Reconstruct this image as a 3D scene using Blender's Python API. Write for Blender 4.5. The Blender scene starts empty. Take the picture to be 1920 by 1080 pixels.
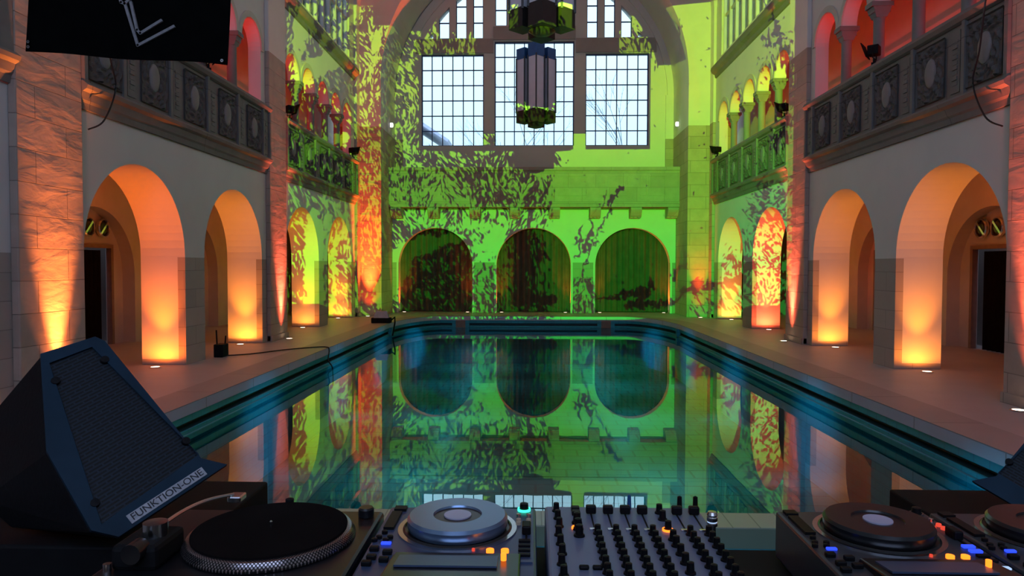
import bpy, math, random
import numpy as np
from mathutils import Vector, Matrix
from mathutils.geometry import tessellate_polygon
random.seed(7)
PI = math.pi
S = bpy.context.scene
COL = S.collection

# ------------------------------------------------------------------ camera, view, world
FPX = 1307.5
cam_d = bpy.data.cameras.new('camera'); cam = bpy.data.objects.new('camera', cam_d); COL.objects.link(cam)
cam_d.sensor_width = 36.0; cam_d.lens = FPX/1920*36.0; cam_d.clip_start = 0.05; cam_d.clip_end = 500
cam.location = (-.092, 0, 2.1)
cam.rotation_mode = 'QUATERNION'
_m = Matrix.Rotation(.0273, 3, 'Z') @ Matrix.Rotation(PI/2-.0309, 3, 'X') @ Matrix.Rotation(.0019, 3, 'Z')
cam.rotation_quaternion = _m.to_quaternion()
S.camera = cam
S.view_settings.view_transform = 'Standard'; S.view_settings.look = 'None'
S.view_settings.exposure = 0.0; S.view_settings.gamma = 1.0
S.view_settings.use_curve_mapping = False
S.cycles.max_bounces = 8; S.cycles.diffuse_bounces = 3; S.cycles.glossy_bounces = 4
S.cycles.transparent_max_bounces = 16; S.cycles.transmission_bounces = 4
S.cycles.caustics_reflective = False; S.cycles.caustics_refractive = False
S.cycles.sample_clamp_indirect = 2.0
S.cycles.use_adaptive_sampling = False
S.cycles.light_sampling_threshold = .003

W = bpy.data.worlds.new('sky'); S.world = W; W.use_nodes = True
wn = W.node_tree; wn.nodes.clear()
_o = wn.nodes.new('ShaderNodeOutputWorld'); _b = wn.nodes.new('ShaderNodeBackground')
_tc = wn.nodes.new('ShaderNodeTexCoord'); _sx = wn.nodes.new('ShaderNodeSeparateXYZ')
_r = wn.nodes.new('ShaderNodeValToRGB')
wn.links.new(_tc.outputs['Generated'], _sx.inputs[0]); wn.links.new(_sx.outputs['Z'], _r.inputs[0])
_r.color_ramp.elements[0].position = 0.0; _r.color_ramp.elements[0].color = (.25, .41, .46, 1)
_r.color_ramp.elements[1].position = .62; _r.color_ramp.elements[1].color = (.42, .43, .56, 1)
_e = _r.color_ramp.elements.new(.20); _e.color = (.33, .46, .54, 1); _e = _r.color_ramp.elements.new(.40); _e.color = (.39, .48, .56, 1)
_mr = wn.nodes.new('ShaderNodeMapRange'); wn.links.new(_sx.outputs['Y'], _mr.inputs[0])   # sky behind the viewer brightened and blued, added as fill light
_mr.inputs[1].default_value = .0; _mr.inputs[2].default_value = -.9; _mr.inputs[3].default_value = 0; _mr.inputs[4].default_value = 1
_mx = wn.nodes.new('ShaderNodeMix'); _mx.data_type = 'RGBA'; wn.links.new(_mr.outputs[0], _mx.inputs[0]); wn.links.new(_r.outputs[0], _mx.inputs[6]); _mx.inputs[7].default_value = (.56, .74, 1.18, 1)
wn.links.new(_mx.outputs[2], _b.inputs[0]); _b.inputs[1].default_value = 3.0
wn.links.new(_b.outputs[0], _o.inputs[0])

def portal(name, loc, rot, sx, sy):
    l = bpy.data.lights.new(name, 'AREA'); l.shape = 'RECTANGLE'; l.size = sx; l.size_y = sy
    l.cycles.is_portal = True
    o = bpy.data.objects.new(name, l); COL.objects.link(o); o.location = loc; o.rotation_euler = rot
    return o

def lamp(name, kind, loc, color, power, radius=.03, target=None, angle=1.2, blend=.6, parent=None):
    l = bpy.data.lights.new(name, kind); l.color = color; l.energy = power; l.shadow_soft_size = radius
    if kind == 'SPOT': l.spot_size = angle; l.spot_blend = blend
    o = bpy.data.objects.new(name, l); COL.objects.link(o); o.location = loc
    if target is not None:
        o.rotation_mode = 'QUATERNION'
        o.rotation_quaternion = (Vector(target)-Vector(loc)).to_track_quat('-Z', 'Y')
    return o

# ------------------------------------------------------------------ the projector's picture
PROJ = (0.0, .3, 4.8)
U0, U1, V0, V1 = -.375, .375, -.19, .31
def projector_image():
    w, h = 1500, 1000
    rs = np.random.RandomState(5)
    u = U0+(np.arange(w)+.5)/w*(U1-U0); v = V0+(np.arange(h)+.5)/h*(V1-V0)
    CX = np.broadcast_to(1000+u[None, :]*1294, (h, w)); CY = np.broadcast_to(388-v[:, None]*1294, (h, w))
    s = w/((U1-U0)*1294)                       # image px per unit
    fx = np.fft.fftfreq(w)[None, :]*s; fy = np.fft.fftfreq(h)[:, None]*s
    def noise(sx, sy, ang, seed):
        r = np.random.RandomState(seed); n = np.fft.fft2(r.randn(h, w))
        c, q = math.cos(ang), math.sin(ang)
        a = fx*c+fy*q; b = -fx*q+fy*c
        k = np.exp(-2*(PI**2)*((a*sx)**2+(b*sy)**2))
        z = np.real(np.fft.ifft2(n*k)); z /= z.std()
        return z
    def cdf(z): return 1/(1+np.exp(-1.702*z))
    def leaf(seed, k=1.0):                      # patches made of slim strokes of three slants
        sel = noise(16, 20, 0, seed+9)
        a = .9*noise(.75*k, 2.5*k, .12, seed)+.55*noise(2.2*k, 4.6*k, .25, seed+1)
        b = .9*noise(.75*k, 2.6*k, .7, seed+2)+.55*noise(2.1*k, 4.6*k, .6, seed+3)
        c = .9*noise(.75*k, 2.4*k, -.5, seed+4)+.55*noise(2.1*k, 4.6*k, -.4, seed+5)
        z = np.where(sel > .45, b, np.where(sel < -.8, c, a))
        return cdf(z/1.05)
    fine = leaf(11); big = leaf(31, 1.25)
    P = np.where(CX < 1040, .33, 1.0)
    def soft(x0, x1, y0, y1, e=6):
        f = lambda t: 1/(1+np.exp(-np.clip(t/e*3, -30, 30)))
        return f(CX-x0)*f(x1-CX)*f(CY-y0)*f(y1-CY)
    def setp(val, x0, x1, y0, y1, e=6):
        nonlocal P
        m = soft(x0, x1, y0, y1, e); P = P*(1-m)+val*m
    def poly(pts, jag=0.):
        m = np.zeros((h, w), bool); x = CX+jx*jag; y = CY+jy*jag
        n = len(pts)
        for i in range(n):
            (x0, y0), (x1, y1) = pts[i], pts[(i+1) % n]
            if y0 == y1: continue
            c = ((y0 > y) != (y1 > y)) & (x < (x1-x0)*(y-y0)/(y1-y0)+x0); m ^= c
        return m
    def seg(x0, y0, x1, y1, r0, r1, jag=3):
        x = CX+jx*jag; y = CY+jy*jag
        dx, dy = x1-x0, y1-y0; t = np.clip(((x-x0)*dx+(y-y0)*dy)/(dx*dx+dy*dy), 0, 1)
        return np.hypot(x-x0-t*dx, y-y0-t*dy) < r0+(r1-r0)*t
    jx = noise(3, 4, 0, 91)+.7*noise(1.4, 1.4, 0, 95); jy = noise(3, 4, 0, 92)+.7*noise(1.4, 1.4, 0, 96)
    # the dark-ish left side, region by region
    setp(.30, 660, 790, 20, 330); setp(.38, 735, 790, 120, 320); setp(.25, 720, 1000, 278, 314, 4)
    setp(.50, 720, 1040, 312, 392, 5); setp(.74, 730, 850, 345, 392); setp(.30, 860, 1000, 320, 372, 12)
    setp(.62, 722, 1030, 392, 440); setp(.85, 885, 950, 420, 505, 8); setp(.5, 880, 940, 500, 592); setp(.42, 722, 760, 392, 470)
    setp(.16, 752, 884, 430, 590); setp(.62, 940, 1068, 432, 592); setp(.12, 962, 1002, 430, 560, 10); setp(.25, 975, 1060, 545, 590, 8)
    setp(.40, 664, 720, 240, 520); setp(.10, 676, 716, 500, 600)
    setp(.15, 540, 664, 60, 300); setp(.26, 540, 664, 300, 450); setp(.5, 600, 664, 380, 520); setp(.22, 540, 600, 480, 600)
    setp(1.0, 1030, 1500, 10, 620, 14)
    setp(.25, 960, 1050, 266, 312, 5)
    # right side wall speckle of leaves
    setp(.50, 1400, 1500, 396, 520, 18); setp(.55, 1400, 1500, 500, 640, 10); setp(.35, 1440, 1500, 250, 330, 14)
    setp(.60, 1352, 1400, 470, 600, 10); setp(.72, 1290, 1350, 545, 600, 8); setp(.62, 1075, 1115, 520, 590, 6)
    setp(.6, 1425, 1478, 110, 200, 14); setp(.4, 1160, 1270, 60, 120, 14)
    sel = (CX < 700) | (CX > 1330)
    B = np.where(sel, big, fine) < P
    # single leaf shapes over the speckle
    def leafshape(x0, y0, L, w2, a, val):
        i0 = int((x0-L-1000)/1294/(U1-U0)*w+w/2-1); i1 = int((x0+L-1000)/1294/(U1-U0)*w+w/2+2)
        r0 = int(((388-(y0+L))/1294-V0)/(V1-V0)*h-1); r1 = int(((388-(y0-L))/1294-V0)/(V1-V0)*h+2)
        i0, i1, r0, r1 = max(i0, 0), min(i1, w), max(r0, 0), min(r1, h)
        if i1 <= i0 or r1 <= r0: return
        x = CX[r0:r1, i0:i1]-x0; y = CY[r0:r1, i0:i1]-y0
        al = x*math.cos(a)+y*math.sin(a); ac = -x*math.sin(a)+y*math.cos(a)
        t = np.clip(al/L+.5, 0, 1); m = (np.abs(al) < L/2) & (np.abs(ac+L*.12*np.sin(PI*t)) < w2*np.sin(PI*t)**.8)
        B[r0:r1, i0:i1][m] = val
    for i in range(900):
        x = rs.uniform(545, 1040); y = rs.uniform(20, 600)
        pv = P[int(np.clip(((388-y)/1294-V0)/(V1-V0)*h, 0, h-1)), int(np.clip((x-1000)/1294/(U1-U0)*w+w/2, 0, w-1))]
        br_ = rs.rand() < pv
        cl_ = PI/2+.35*math.sin(x*.021+y*.017)+rs.normal(0, .35)+(-.6 if y < 300 and x < 660 else 0)
        leafshape(x, y, rs.uniform(7, 24), rs.uniform(1.0, 3.4), cl_, br_)
    for i in range(260):
        x = rs.uniform(1395, 1478); y = rs.uniform(380, 600); leafshape(x, y, rs.uniform(6, 13), rs.uniform(1.2, 2.6), rs.uniform(-1.2, 1.2), rs.rand() < .5)
    # broad bright leaves on the left
    for q in [[(700, 590), (702, 540), (722, 490), (752, 455), (800, 436), (850, 432), (872, 448), (820, 462), (780, 480), (756, 530), (735, 570), (712, 592)],
              [(563, 595), (566, 500), (575, 440), (592, 425), (604, 470), (606, 620), (566, 612)],
              [(545, 190), (560, 165), (600, 138), (640, 105), (662, 120), (640, 150), (600, 172), (560, 215), (545, 260)],
              [(545, 100), (560, 60), (600, 40), (585, 90), (570, 130), (560, 170), (548, 180)],
              [(600, 130), (625, 100), (660, 70), (684, 24), (664, 24), (648, 60), (618, 92), (598, 110)],
              [(560, 330), (590, 300), (640, 262), (658, 270), (620, 306), (580, 340), (556, 380)],
              [(696, 100), (706, 62), (716, 92), (700, 132)], [(738, 36), (744, 60), (732, 84), (724, 70)],
              [(655, 320), (668, 300), (672, 420), (660, 470)], [(622, 470), (632, 430), (626, 600), (616, 612)]]:
        B |= poly(q, 2.5)
    # dark branches on the right
    for q in [(1160, 355, 1140, 392, 7, 3), (1140, 392, 1095, 500, 2.5, 2), (1095, 500, 1080, 590, 2, 2), (1090, 430, 1084, 480, 5, 3.5), (1108, 405, 1100, 470, 2.5, 6),
              (1106, 520, 1112, 585, 2, 4), (1118, 560, 1200, 545, 3, 9), (1200, 560, 1225, 520, 7, 3), (1180, 570, 1260, 566, 8, 5), (1258, 566, 1290, 550, 4, 6),
              (1290, 552, 1345, 545, 7, 4), (1292, 548, 1310, 534, 6, 3), (1345, 545, 1400, 530, 4, 12), (1288, 548, 1330, 546, 5, 4), (1262, 520, 1276, 498, 6, 3),
              (1278, 470, 1286, 510, 1.5, 2.5), (1432, 60, 1450, 130, 4, 6), (1450, 130, 1472, 190, 5, 3), (1415, 40, 1436, 75, 2, 5), (1466, 150, 1476, 260, 4, 9),
              (1380, 190, 1384, 240, 2, 3), (1120, 400, 1135, 360, 1.5, 1.5), (970, 440, 990, 470, 8, 10), (985, 470, 975, 540, 12, 7), (975, 555, 1040, 560, 14, 6)]:
        B &= ~seg(*q)
    for i in range(150):                        # stray specks
        x = rs.uniform(1050, 1474); y = rs.uniform(30, 590); B &= ~seg(x, y, x+rs.uniform(-2, 2), y+rs.uniform(0, 3), rs.uniform(.8, 2), .8, 1)
    # curtain arch 1: green sweep
    # windows and their surround are left dark by the mapping
    D = (CX > 786) & (CX < 1216) & (CY > 104) & (CY < 279)
    D &= ~((CX > 906) & (CX < 928) & (CY > 250)); D &= ~((CX > 1074) & (CX < 1097) & (CY > 250))
    D |= (CX > 786) & (CX < 1000) & (CY > 270) & (CY < 282) & (CX > 800)
    D |= (CX > 894) & (CX < 1158) & (CY < 110)
    D |= (CX > 820) & (CX < 1175) & (CY < 62)
    D |= (np.hypot(CX-1003, (CY-180)) < 283) & (np.hypot(CX-1003, CY-180) > 232) & (CY < 125) & (CX > 790)
    D |= (CX > 700) & (CX < 790) & (CY < 60)
    D &= ~((CY > 236) & (CY < 279) & (((CX > 938) & (CX < 962)) | ((CX > 1039) & (CX < 1064))))
    B &= ~D
    B &= (CY < 608) & (CX > 534) & (CX < 1479)
    B &= CY > np.where(CX > 1000, 24-(CX-1300)*.09, 24)
    f = np.clip((CY-180)/330, 0, 1)
    R = .52*(1-f)**1.3+.03; R = np.where(CX < 760, np.maximum(R, .25), R)
    Bl = np.where(CX > 1345, .10*f+.02, .015)
    G = np.ones_like(R)
    img = np.zeros((h, w, 4), np.float32); img[..., 3] = 1
    for i, ch in enumerate((R, G, Bl)): img[..., i] = ch*B
    return img, w, h
_img, _w, _h = projector_image()
im = bpy.data.images.new('projected_leaves', _w, _h, float_buffer=True); im.colorspace_settings.name = 'Non-Color'
im.pixels.foreach_set(_img.ravel()); im.update(); im.pack()
pl = lamp('mapping_projector_beam', 'SPOT', PROJ, (1, 1, 1), 30000, .012, None, 1.0, 0)
pl.rotation_euler = (PI/2, 0, 0)
pl.data.use_nodes = True; nt = pl.data.node_tree; em = nt.nodes['Emission']
tc = nt.nodes.new('ShaderNodeTexCoord'); sx = nt.nodes.new('ShaderNodeSeparateXYZ'); nt.links.new(tc.outputs['Normal'], sx.inputs[0])
def nmath(op, a, b):
    n = nt.nodes.new('ShaderNodeMath'); n.operation = op
    for i, q in enumerate((a, b)):
        if isinstance(q, (int, float)): n.inputs[i].default_value = q
        else: nt.links.new(q, n.inputs[i])
    return n.outputs[0]
az = nmath('ABSOLUTE', sx.outputs['Z'], 0)
uu = nmath('DIVIDE', nmath('SUBTRACT', nmath('DIVIDE', sx.outputs['X'], az), U0), U1-U0)
vv = nmath('DIVIDE', nmath('SUBTRACT', nmath('DIVIDE', sx.outputs['Y'], az), V0), V1-V0)
cx_ = nt.nodes.new('ShaderNodeCombineXYZ'); nt.links.new(uu, cx_.inputs[0]); nt.links.new(vv, cx_.inputs[1])
ti = nt.nodes.new('ShaderNodeTexImage'); ti.image = im; ti.extension = 'CLIP'; nt.links.new(cx_.outputs[0], ti.inputs[0])
nt.links.new(ti.outputs[0], em.inputs[0]); em.inputs[1].default_value = 1

# ------------------------------------------------------------------ materials
MATS = {}
def base_mat(name, rough=.7, metal=0.0, spec=.5):
    m = bpy.data.materials.new(name); m.use_nodes = True; MATS[name] = m
    n = m.node_tree; b = n.nodes['Principled BSDF']
    b.inputs['Roughness'].default_value = rough; b.inputs['Metallic'].default_value = metal
    b.inputs['Specular IOR Level'].default_value = spec
    return m, n, b
def N(n, t, **kw):
    o = n.nodes.new(t)
    for k, v in kw.items(): setattr(o, k, v)
    return o
def M2(n, op, a, b=0.0):
    o = N(n, 'ShaderNodeMath', operation=op)
    for i, q in enumerate((a, b)):
        if isinstance(q, (int, float)): o.inputs[i].default_value = q
        else: n.links.new(q, o.inputs[i])
    return o.outputs[0]
def mixc(n, f, a, b):
    o = N(n, 'ShaderNodeMix', data_type='RGBA')
    for i, q in ((0, f), (6, a), (7, b)):
        if isinstance(q, (int, float)): o.inputs[i].default_value = q
        elif isinstance(q, tuple): o.inputs[i].default_value = q+(1,) if len(q) == 3 else q
        else: n.links.new(q, o.inputs[i])
    return o.outputs[2]
def noisec(n, col, amt, scale, vec=None, detail=4):
    t = N(n, 'ShaderNodeTexNoise'); t.inputs['Scale'].default_value = scale; t.inputs['Detail'].default_value = detail
    if vec: n.links.new(vec, t.inputs['Vector'])
    a = tuple(min(1, c*(1+amt)) for c in col); b = tuple(c*(1-amt) for c in col)
    r = N(n, 'ShaderNodeMapRange'); r.inputs[1].default_value = .3; r.inputs[2].default_value = .7
    n.links.new(t.outputs[0], r.inputs[0])
    return mixc(n, r.outputs[0], b, a), t
def bump(n, b, h, strength=.3, dist=.01):
    o = N(n, 'ShaderNodeBump'); o.inputs['Strength'].default_value = strength; o.inputs['Distance'].default_value = dist
    n.links.new(h, o.inputs['Height']); n.links.new(o.outputs[0], b.inputs['Normal'])
def simple(name, col, rough=.6, metal=0., amt=.12, scale=6, bmp=0., spec=.5, emit=None, es=0.):
    m, n, b = base_mat(name, rough, metal, spec)
    g = N(n, 'ShaderNodeNewGeometry')
    c, t = noisec(n, col, amt, scale, g.outputs['Position'])
    n.links.new(c, b.inputs['Base Color'])
    if bmp: bump(n, b, t.outputs[0], bmp, .01)
    if emit:
        b.inputs['Emission Color'].default_value = emit+(1,); b.inputs['Emission Strength'].default_value = es
    return m
def blockvec(n):
    g = N(n, 'ShaderNodeNewGeometry'); s = N(n, 'ShaderNodeSeparateXYZ'); n.links.new(g.outputs['Position'], s.inputs[0])
    c = N(n, 'ShaderNodeCombineXYZ'); n.links.new(M2(n, 'ADD', s.outputs[0], s.outputs[1]), c.inputs[0]); n.links.new(s.outputs[2], c.inputs[1])
    return g, s, c.outputs[0]
def bricks(n, vec, w, h, mort, c1, c2, cm, offset=.5):
    t = N(n, 'ShaderNodeTexBrick'); n.links.new(vec, t.inputs['Vector']); t.offset = offset
    t.inputs['Scale'].default_value = 1; t.inputs['Mortar Size'].default_value = mort; t.inputs['Mortar Smooth'].default_value = .3
    t.inputs['Brick Width'].default_value = w; t.inputs['Row Height'].default_value = h
    for k, c in (('Color1', c1), ('Color2', c2), ('Mortar', cm)): t.inputs[k].default_value = c+(1,)
    return t
PL = (.74, .72, .68); ST = (.50, .44, .38); STG = (.36, .33, .30)
def arcade_mat(name, coord=None, lim=None, dado=2.28):
    """plaster above a stone dado; coord/lim keep the stone quoin to the outer strip of a reveal"""
    m, n, b = base_mat(name, .75)
    g, s, v = blockvec(n)
    pc, pt = noisec(n, PL, .03, 1.3, g.outputs['Position'])
    br = bricks(n, v, .95, .40, .006, ST, tuple(c*.86 for c in ST), tuple(c*.45 for c in ST))
    nz = N(n, 'ShaderNodeTexNoise'); nz.inputs['Scale'].default_value = 3; nz.inputs['Detail'].default_value = 6; n.links.new(g.outputs['Position'], nz.inputs['Vector'])
    sc = mixc(n, M2(n, 'MULTIPLY', nz.outputs[0], .5), br.outputs[0], tuple(c*.7 for c in ST))
    mask = M2(n, 'LESS_THAN', s.outputs[2], dado)
    if coord is not None:
        mask = M2(n, 'MULTIPLY', mask, M2(n, 'LESS_THAN', M2(n, 'ABSOLUTE', s.outputs[coord]), lim))
    mask = M2(n, 'MAXIMUM', mask, M2(n, 'LESS_THAN', s.outputs[2], .12))
    n.links.new(mixc(n, mask, pc, sc), b.inputs['Base Color'])
    hh = M2(n, 'MULTIPLY', mask, M2(n, 'SUBTRACT', M2(n, 'MULTIPLY', nz.outputs[0], .6), br.outputs[1]))
    bump(n, b, hh, .35, .01)
    return m
arcade_mat('arcade_side', 0, 7.56); arcade_mat('arcade_end', 1, 31.78)
def stone_mat(name, col, top=None, w=1.1, h=.42, rough=.8, bs=.7, mort=.008):
    m, n, b = base_mat(name, rough)
    g, s, v = blockvec(n)
    br = bricks(n, v, w, h, mort, col, tuple(c*.82 for c in col), tuple(c*.4 for c in col))
    nz = N(n, 'ShaderNodeTexNoise'); nz.inputs['Scale'].default_value = 2.2; nz.inputs['Detail'].default_value = 8; nz.inputs['Roughness'].default_value = .62
    n.links.new(g.outputs['Position'], nz.inputs['Vector'])
    rr = N(n, 'ShaderNodeMapRange'); rr.inputs[1].default_value = .35; rr.inputs[2].default_value = .65; n.links.new(nz.outputs[0], rr.inputs[0])
    sc = mixc(n, M2(n, 'MULTIPLY', rr.outputs[0], .45), br.outputs[0], tuple(c*.62 for c in col))
    # sparse chisel scars
    vo = N(n, 'ShaderNodeTexNoise'); vo.inputs['Scale'].default_value = 1.3; vo.inputs['Detail'].default_value = 12; vo.inputs['Distortion'].default_value = .4
    vm = N(n, 'ShaderNodeMapping'); vm.inputs['Scale'].default_value = (1, 1, 2.6); n.links.new(g.outputs['Position'], vm.inputs[0]); n.links.new(vm.outputs[0], vo.inputs['Vector'])
    hh = M2(n, 'ADD', M2(n, 'MULTIPLY', br.outputs[1], -1.0), M2(n, 'MULTIPLY', vo.outputs[0], 1.1))
    if top is not None:
        pc, pt = noisec(n, PL, .04, 1.3, g.outputs['Position'])
        mk = M2(n, 'LESS_THAN', s.outputs[2], top)
        sc = mixc(n, mk, pc, sc); hh = M2(n, 'MULTIPLY', hh, mk)
    n.links.new(sc, b.inputs['Base Color']); bump(n, b, hh, bs, .03)
    return m
stone_mat('pilaster_stone', (.52, .42, .35), 7.98, 1.35, .47, bs=.55)
stone_mat('niche_stone', (.54, .44, .35), 7.95, 1.3, .5, bs=.4)
stone_mat('parapet_stone', (.23, .215, .20), None, 4, 3, bs=.5)
stone_mat('carved_stone_shaded', (.13, .12, .11), None, 4, 3, bs=.5); stone_mat('shield_stone_lit', (.30, .28, .27), None, 4, 3, bs=.2)  # shade in the carving put into a darker tone, shields kept paler
stone_mat('column_stone', (.25, .26, .24), None, 4, 3, bs=.5)
stone_mat('end_parapet_stone', (.46, .42, .36), None, 1.2, .62, bs=.3, mort=.006)
simple('plaster', PL, .8, amt=.03, scale=1)
simple('dark_plaster', (.42, .38, .36), .8, amt=.06, scale=2)
simple('gallery_plaster', (.62, .58, .52), .8, amt=.05, scale=2)
simple('sill_plaster', (.62, .58, .5), .8, amt=.08, scale=2)
def tiles(name, c1, c2, cm, w, h, mort, rough, off=.5, plane='XY', bs=.2, spec=.5):
    m, n, b = base_mat(name, rough, 0, spec)
    if plane == 'XY':
        g = N(n, 'ShaderNodeNewGeometry'); v = g.outputs['Position']
        br = bricks(n, v, w, h, mort, c1, c2, cm, off)
    else:
        g, s, v = blockvec(n); br = bricks(n, v, w, h, mort, c1, c2, cm, off)
    nz = N(n, 'ShaderNodeTexNoise'); nz.inputs['Scale'].default_value = 1.5; nz.inputs['Detail'].default_value = 5; n.links.new(g.outputs['Position'], nz.inputs['Vector'])
    n.links.new(mixc(n, M2(n, 'MULTIPLY', nz.outputs[0], .5), br.outputs[0], tuple(c*.6 for c in c1)), b.inputs['Base Color'])
    bump(n, b, M2(n, 'MULTIPLY', br.outputs[1], -1.0), bs, .004)
    return m
tiles('deck_tile', (.50, .48, .47), (.48, .46, .45), (.42, .40, .39), .6, .3, .004, .42)
tiles('coping_stone', (.40, .38, .37), (.35, .33, .325), (.12, .11, .11), 4.0, 1.9, .012, .5, 0, bs=.5)
tiles('coping_face_daylit', (.62, .66, .78), (.55, .59, .70), (.25, .25, .25), 1.9, 5, .012, .55, 0, 'W')  # bluish window light on the pool side is put into this colour
tiles('pool_tile', (.02, .36, .46), (.02, .31, .41), (.015, .18, .25), .30, .15, .008, .3, .5, 'W')
tiles('pool_floor_tile', (.05, .42, .42), (.03, .33, .36), (.015, .12, .15), .62, .50, .028, .4, .5)
tiles('kerb_tile', (.50, .62, .46), (.44, .56, .42), (.2, .26, .18), .22, .4, .006, .35, 0)
simple('groove_tile', (.008, .05, .06), .5)
simple('dark_floor', (.05, .032, .03), .6)
simple('black_matte', (.008, .008, .009), .7, amt=.2, spec=.15)
simple('black_gloss', (.010, .010, .012), .28, amt=.1)
simple('speaker_black', (.008, .008, .010), .5, amt=.25, bmp=.1, scale=60, spec=.15)
simple('speaker_trim', (.014, .036, .062), .45, amt=.15, spec=.15)
simple('black_cloth', (.010, .008, .008), .9, amt=.2, spec=.02)
simple('banner_cloth', (.004, .004, .004), .95, amt=.2, spec=.02)
simple('banner_print', (.30, .28, .29), .9, amt=.15, scale=20)
simple('curtain_cloth', (.085, .085, .06), .95, amt=.15, scale=3)
simple('bronze', (.05, .04, .035), .45, .6)
simple('blue_tint_metal', (.02, .10, .28), .45, .2)  # blue daylight on the lantern caps is put into this colour
simple('frosted', (.80, .78, .80), .6, amt=.04)
simple('window_bar_daylit', (.03, .06, .20), .5)  # blue daylight glow on the bars is part of the colour
simple('chrome', (.7, .7, .72), .2, 1.0, .02)
simple('jog_blue_sheen', (.20, .30, .46), .28, .75, .03); simple('mixer_plate', (.17, .20, .30), .42, .1, .05)  # the jog wheel's blue sheen is put into its colour
simple('deck_blue_sheen', (.06, .09, .17), .32, .2, .05)  # blue window reflection on the deck is put into the base colour
simple('grey_deck', (.055, .06, .07), .35, .2, .08)
simple('knob', (.006, .006, .007), .45, spec=.15)
simple('beige', (.55, .42, .28), .7)
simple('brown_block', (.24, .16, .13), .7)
simple('cable', (.006, .006, .008), .5)
simple('white_plastic', (.75, .75, .75), .4, emit=(1, .98, .95), es=1.2)
simple('house_wall', (.85, .88, .90), .9); simple('house_roof', (.48, .50, .56), .9); simple('twig', (.30, .36, .36), .9)
simple('ground', (.35, .4, .35), .95)
simple('label_plate', (.42, .42, .46), .6, amt=.2, scale=60); simple('label_ink', (.02, .02, .025), .6)
simple('pale_face', (.50, .48, .62), .35); simple('platter_rim', (.32, .30, .31), .25, .9, .1)
def emis(name, col, s):
    m = bpy.data.materials.new(name); m.use_nodes = True; MATS[name] = m
    b = m.node_tree.nodes['Principled BSDF']; b.inputs['Base Color'].default_value = (.02, .02, .02, 1)
    b.inputs['Emission Color'].default_value = col+(1,); b.inputs['Emission Strength'].default_value = s
    return m
emis('lens_warm', (1, .72, .50), 6); emis('led_orange', (1, .17, .01), 3.0); emis('led_blue', (.02, .06, 1), 1.6)
emis('led_green', (.05, .9, .55), 1.8); emis('led_red', (1, .08, .04), .8); emis('led_white', (.45, .65, 1), 1.0)
# glass
m = bpy.data.materials.new('glass'); m.use_nodes = True; MATS['glass'] = m; n = m.node_tree; n.nodes.clear()
o = N(n, 'ShaderNodeOutputMaterial'); mx = N(n, 'ShaderNodeMixShader'); tr = N(n, 'ShaderNodeBsdfTransparent'); gl = N(n, 'ShaderNodeBsdfGlossy'); fr = N(n, 'ShaderNodeFresnel')
tr.inputs[0].default_value = (.93, .98, 1, 1); gl.inputs['Roughness'].default_value = .03; fr.inputs[0].default_value = 1.45
n.links.new(fr.outputs[0], mx.inputs[0]); n.links.new(tr.outputs[0], mx.inputs[1]); n.links.new(gl.outputs[0], mx.inputs[2]); n.links.new(mx.outputs[0], o.inputs[0])
# water
m = bpy.data.materials.new('water'); m.use_nodes = True; MATS['water'] = m; n = m.node_tree; n.nodes.clear()
o = N(n, 'ShaderNodeOutputMaterial'); mx = N(n, 'ShaderNodeMixShader'); tr = N(n, 'ShaderNodeBsdfTransparent'); gl = N(n, 'ShaderNodeBsdfGlossy'); fr = N(n, 'ShaderNodeFresnel')
tr.inputs[0].default_value = (.45, .92, .92, 1); gl.inputs['Roughness'].default_value = 0.0; gl.inputs['Color'].default_value = (.80, 1, 1, 1); fr.inputs[0].default_value = 3.5
nz = N(n, 'ShaderNodeTexNoise'); nz.inputs['Scale'].default_value = 2.2; nz.inputs['Detail'].default_value = 2
g = N(n, 'ShaderNodeNewGeometry'); n.links.new(g.outputs['Position'], nz.inputs['Vector'])
bp = N(n, 'ShaderNodeBump'); bp.inputs['Strength'].default_value = .02; bp.inputs['Distance'].default_value = .01
n.links.new(nz.outputs[0], bp.inputs['Height']); n.links.new(bp.outputs[0], gl.inputs['Normal'])
n.links.new(fr.outputs[0], mx.inputs[0]); n.links.new(tr.outputs[0], mx.inputs[1]); n.links.new(gl.outputs[0], mx.inputs[2]); n.links.new(mx.outputs[0], o.inputs[0])
# speaker grille: rows of slots in the grille's own coordinates
m, n, b = base_mat('grille', .45, .3)
tcn = N(n, 'ShaderNodeTexCoord'); br = bricks(n, tcn.outputs['Object'], .05, .0125, .0030, (.002, .003, .005), (.003, .004, .006), (.010, .020, .036)); br.inputs['Mortar Smooth'].default_value = .1
n.links.new(br.outputs[0], b.inputs['Base Color']); bump(n, b, br.outputs[1], .6, .003)
# turntable rim dots
m, n, b = base_mat('rim_dots', .25, .8)
tcn = N(n, 'ShaderNodeTexCoord'); s = N(n, 'ShaderNodeSeparateXYZ'); n.links.new(tcn.outputs['Object'], s.inputs[0])
ang = M2(n, 'ARCTAN2', s.outputs[1], s.outputs[0]); a1 = M2(n, 'SINE', M2(n, 'MULTIPLY', ang, 150.)); zz = M2(n, 'SINE', M2(n, 'MULTIPLY', M2(n, 'SQRT', M2(n, 'ADD', M2(n, 'MULTIPLY', s.outputs[0], s.outputs[0]), M2(n, 'MULTIPLY', s.outputs[1], s.outputs[1]))), 1400.))
dots = M2(n, 'GREATER_THAN', M2(n, 'MULTIPLY', a1, zz), .15)
n.links.new(mixc(n, dots, (.03, .028, .03), (.42, .36, .36)), b.inputs['Base Color'])

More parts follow.
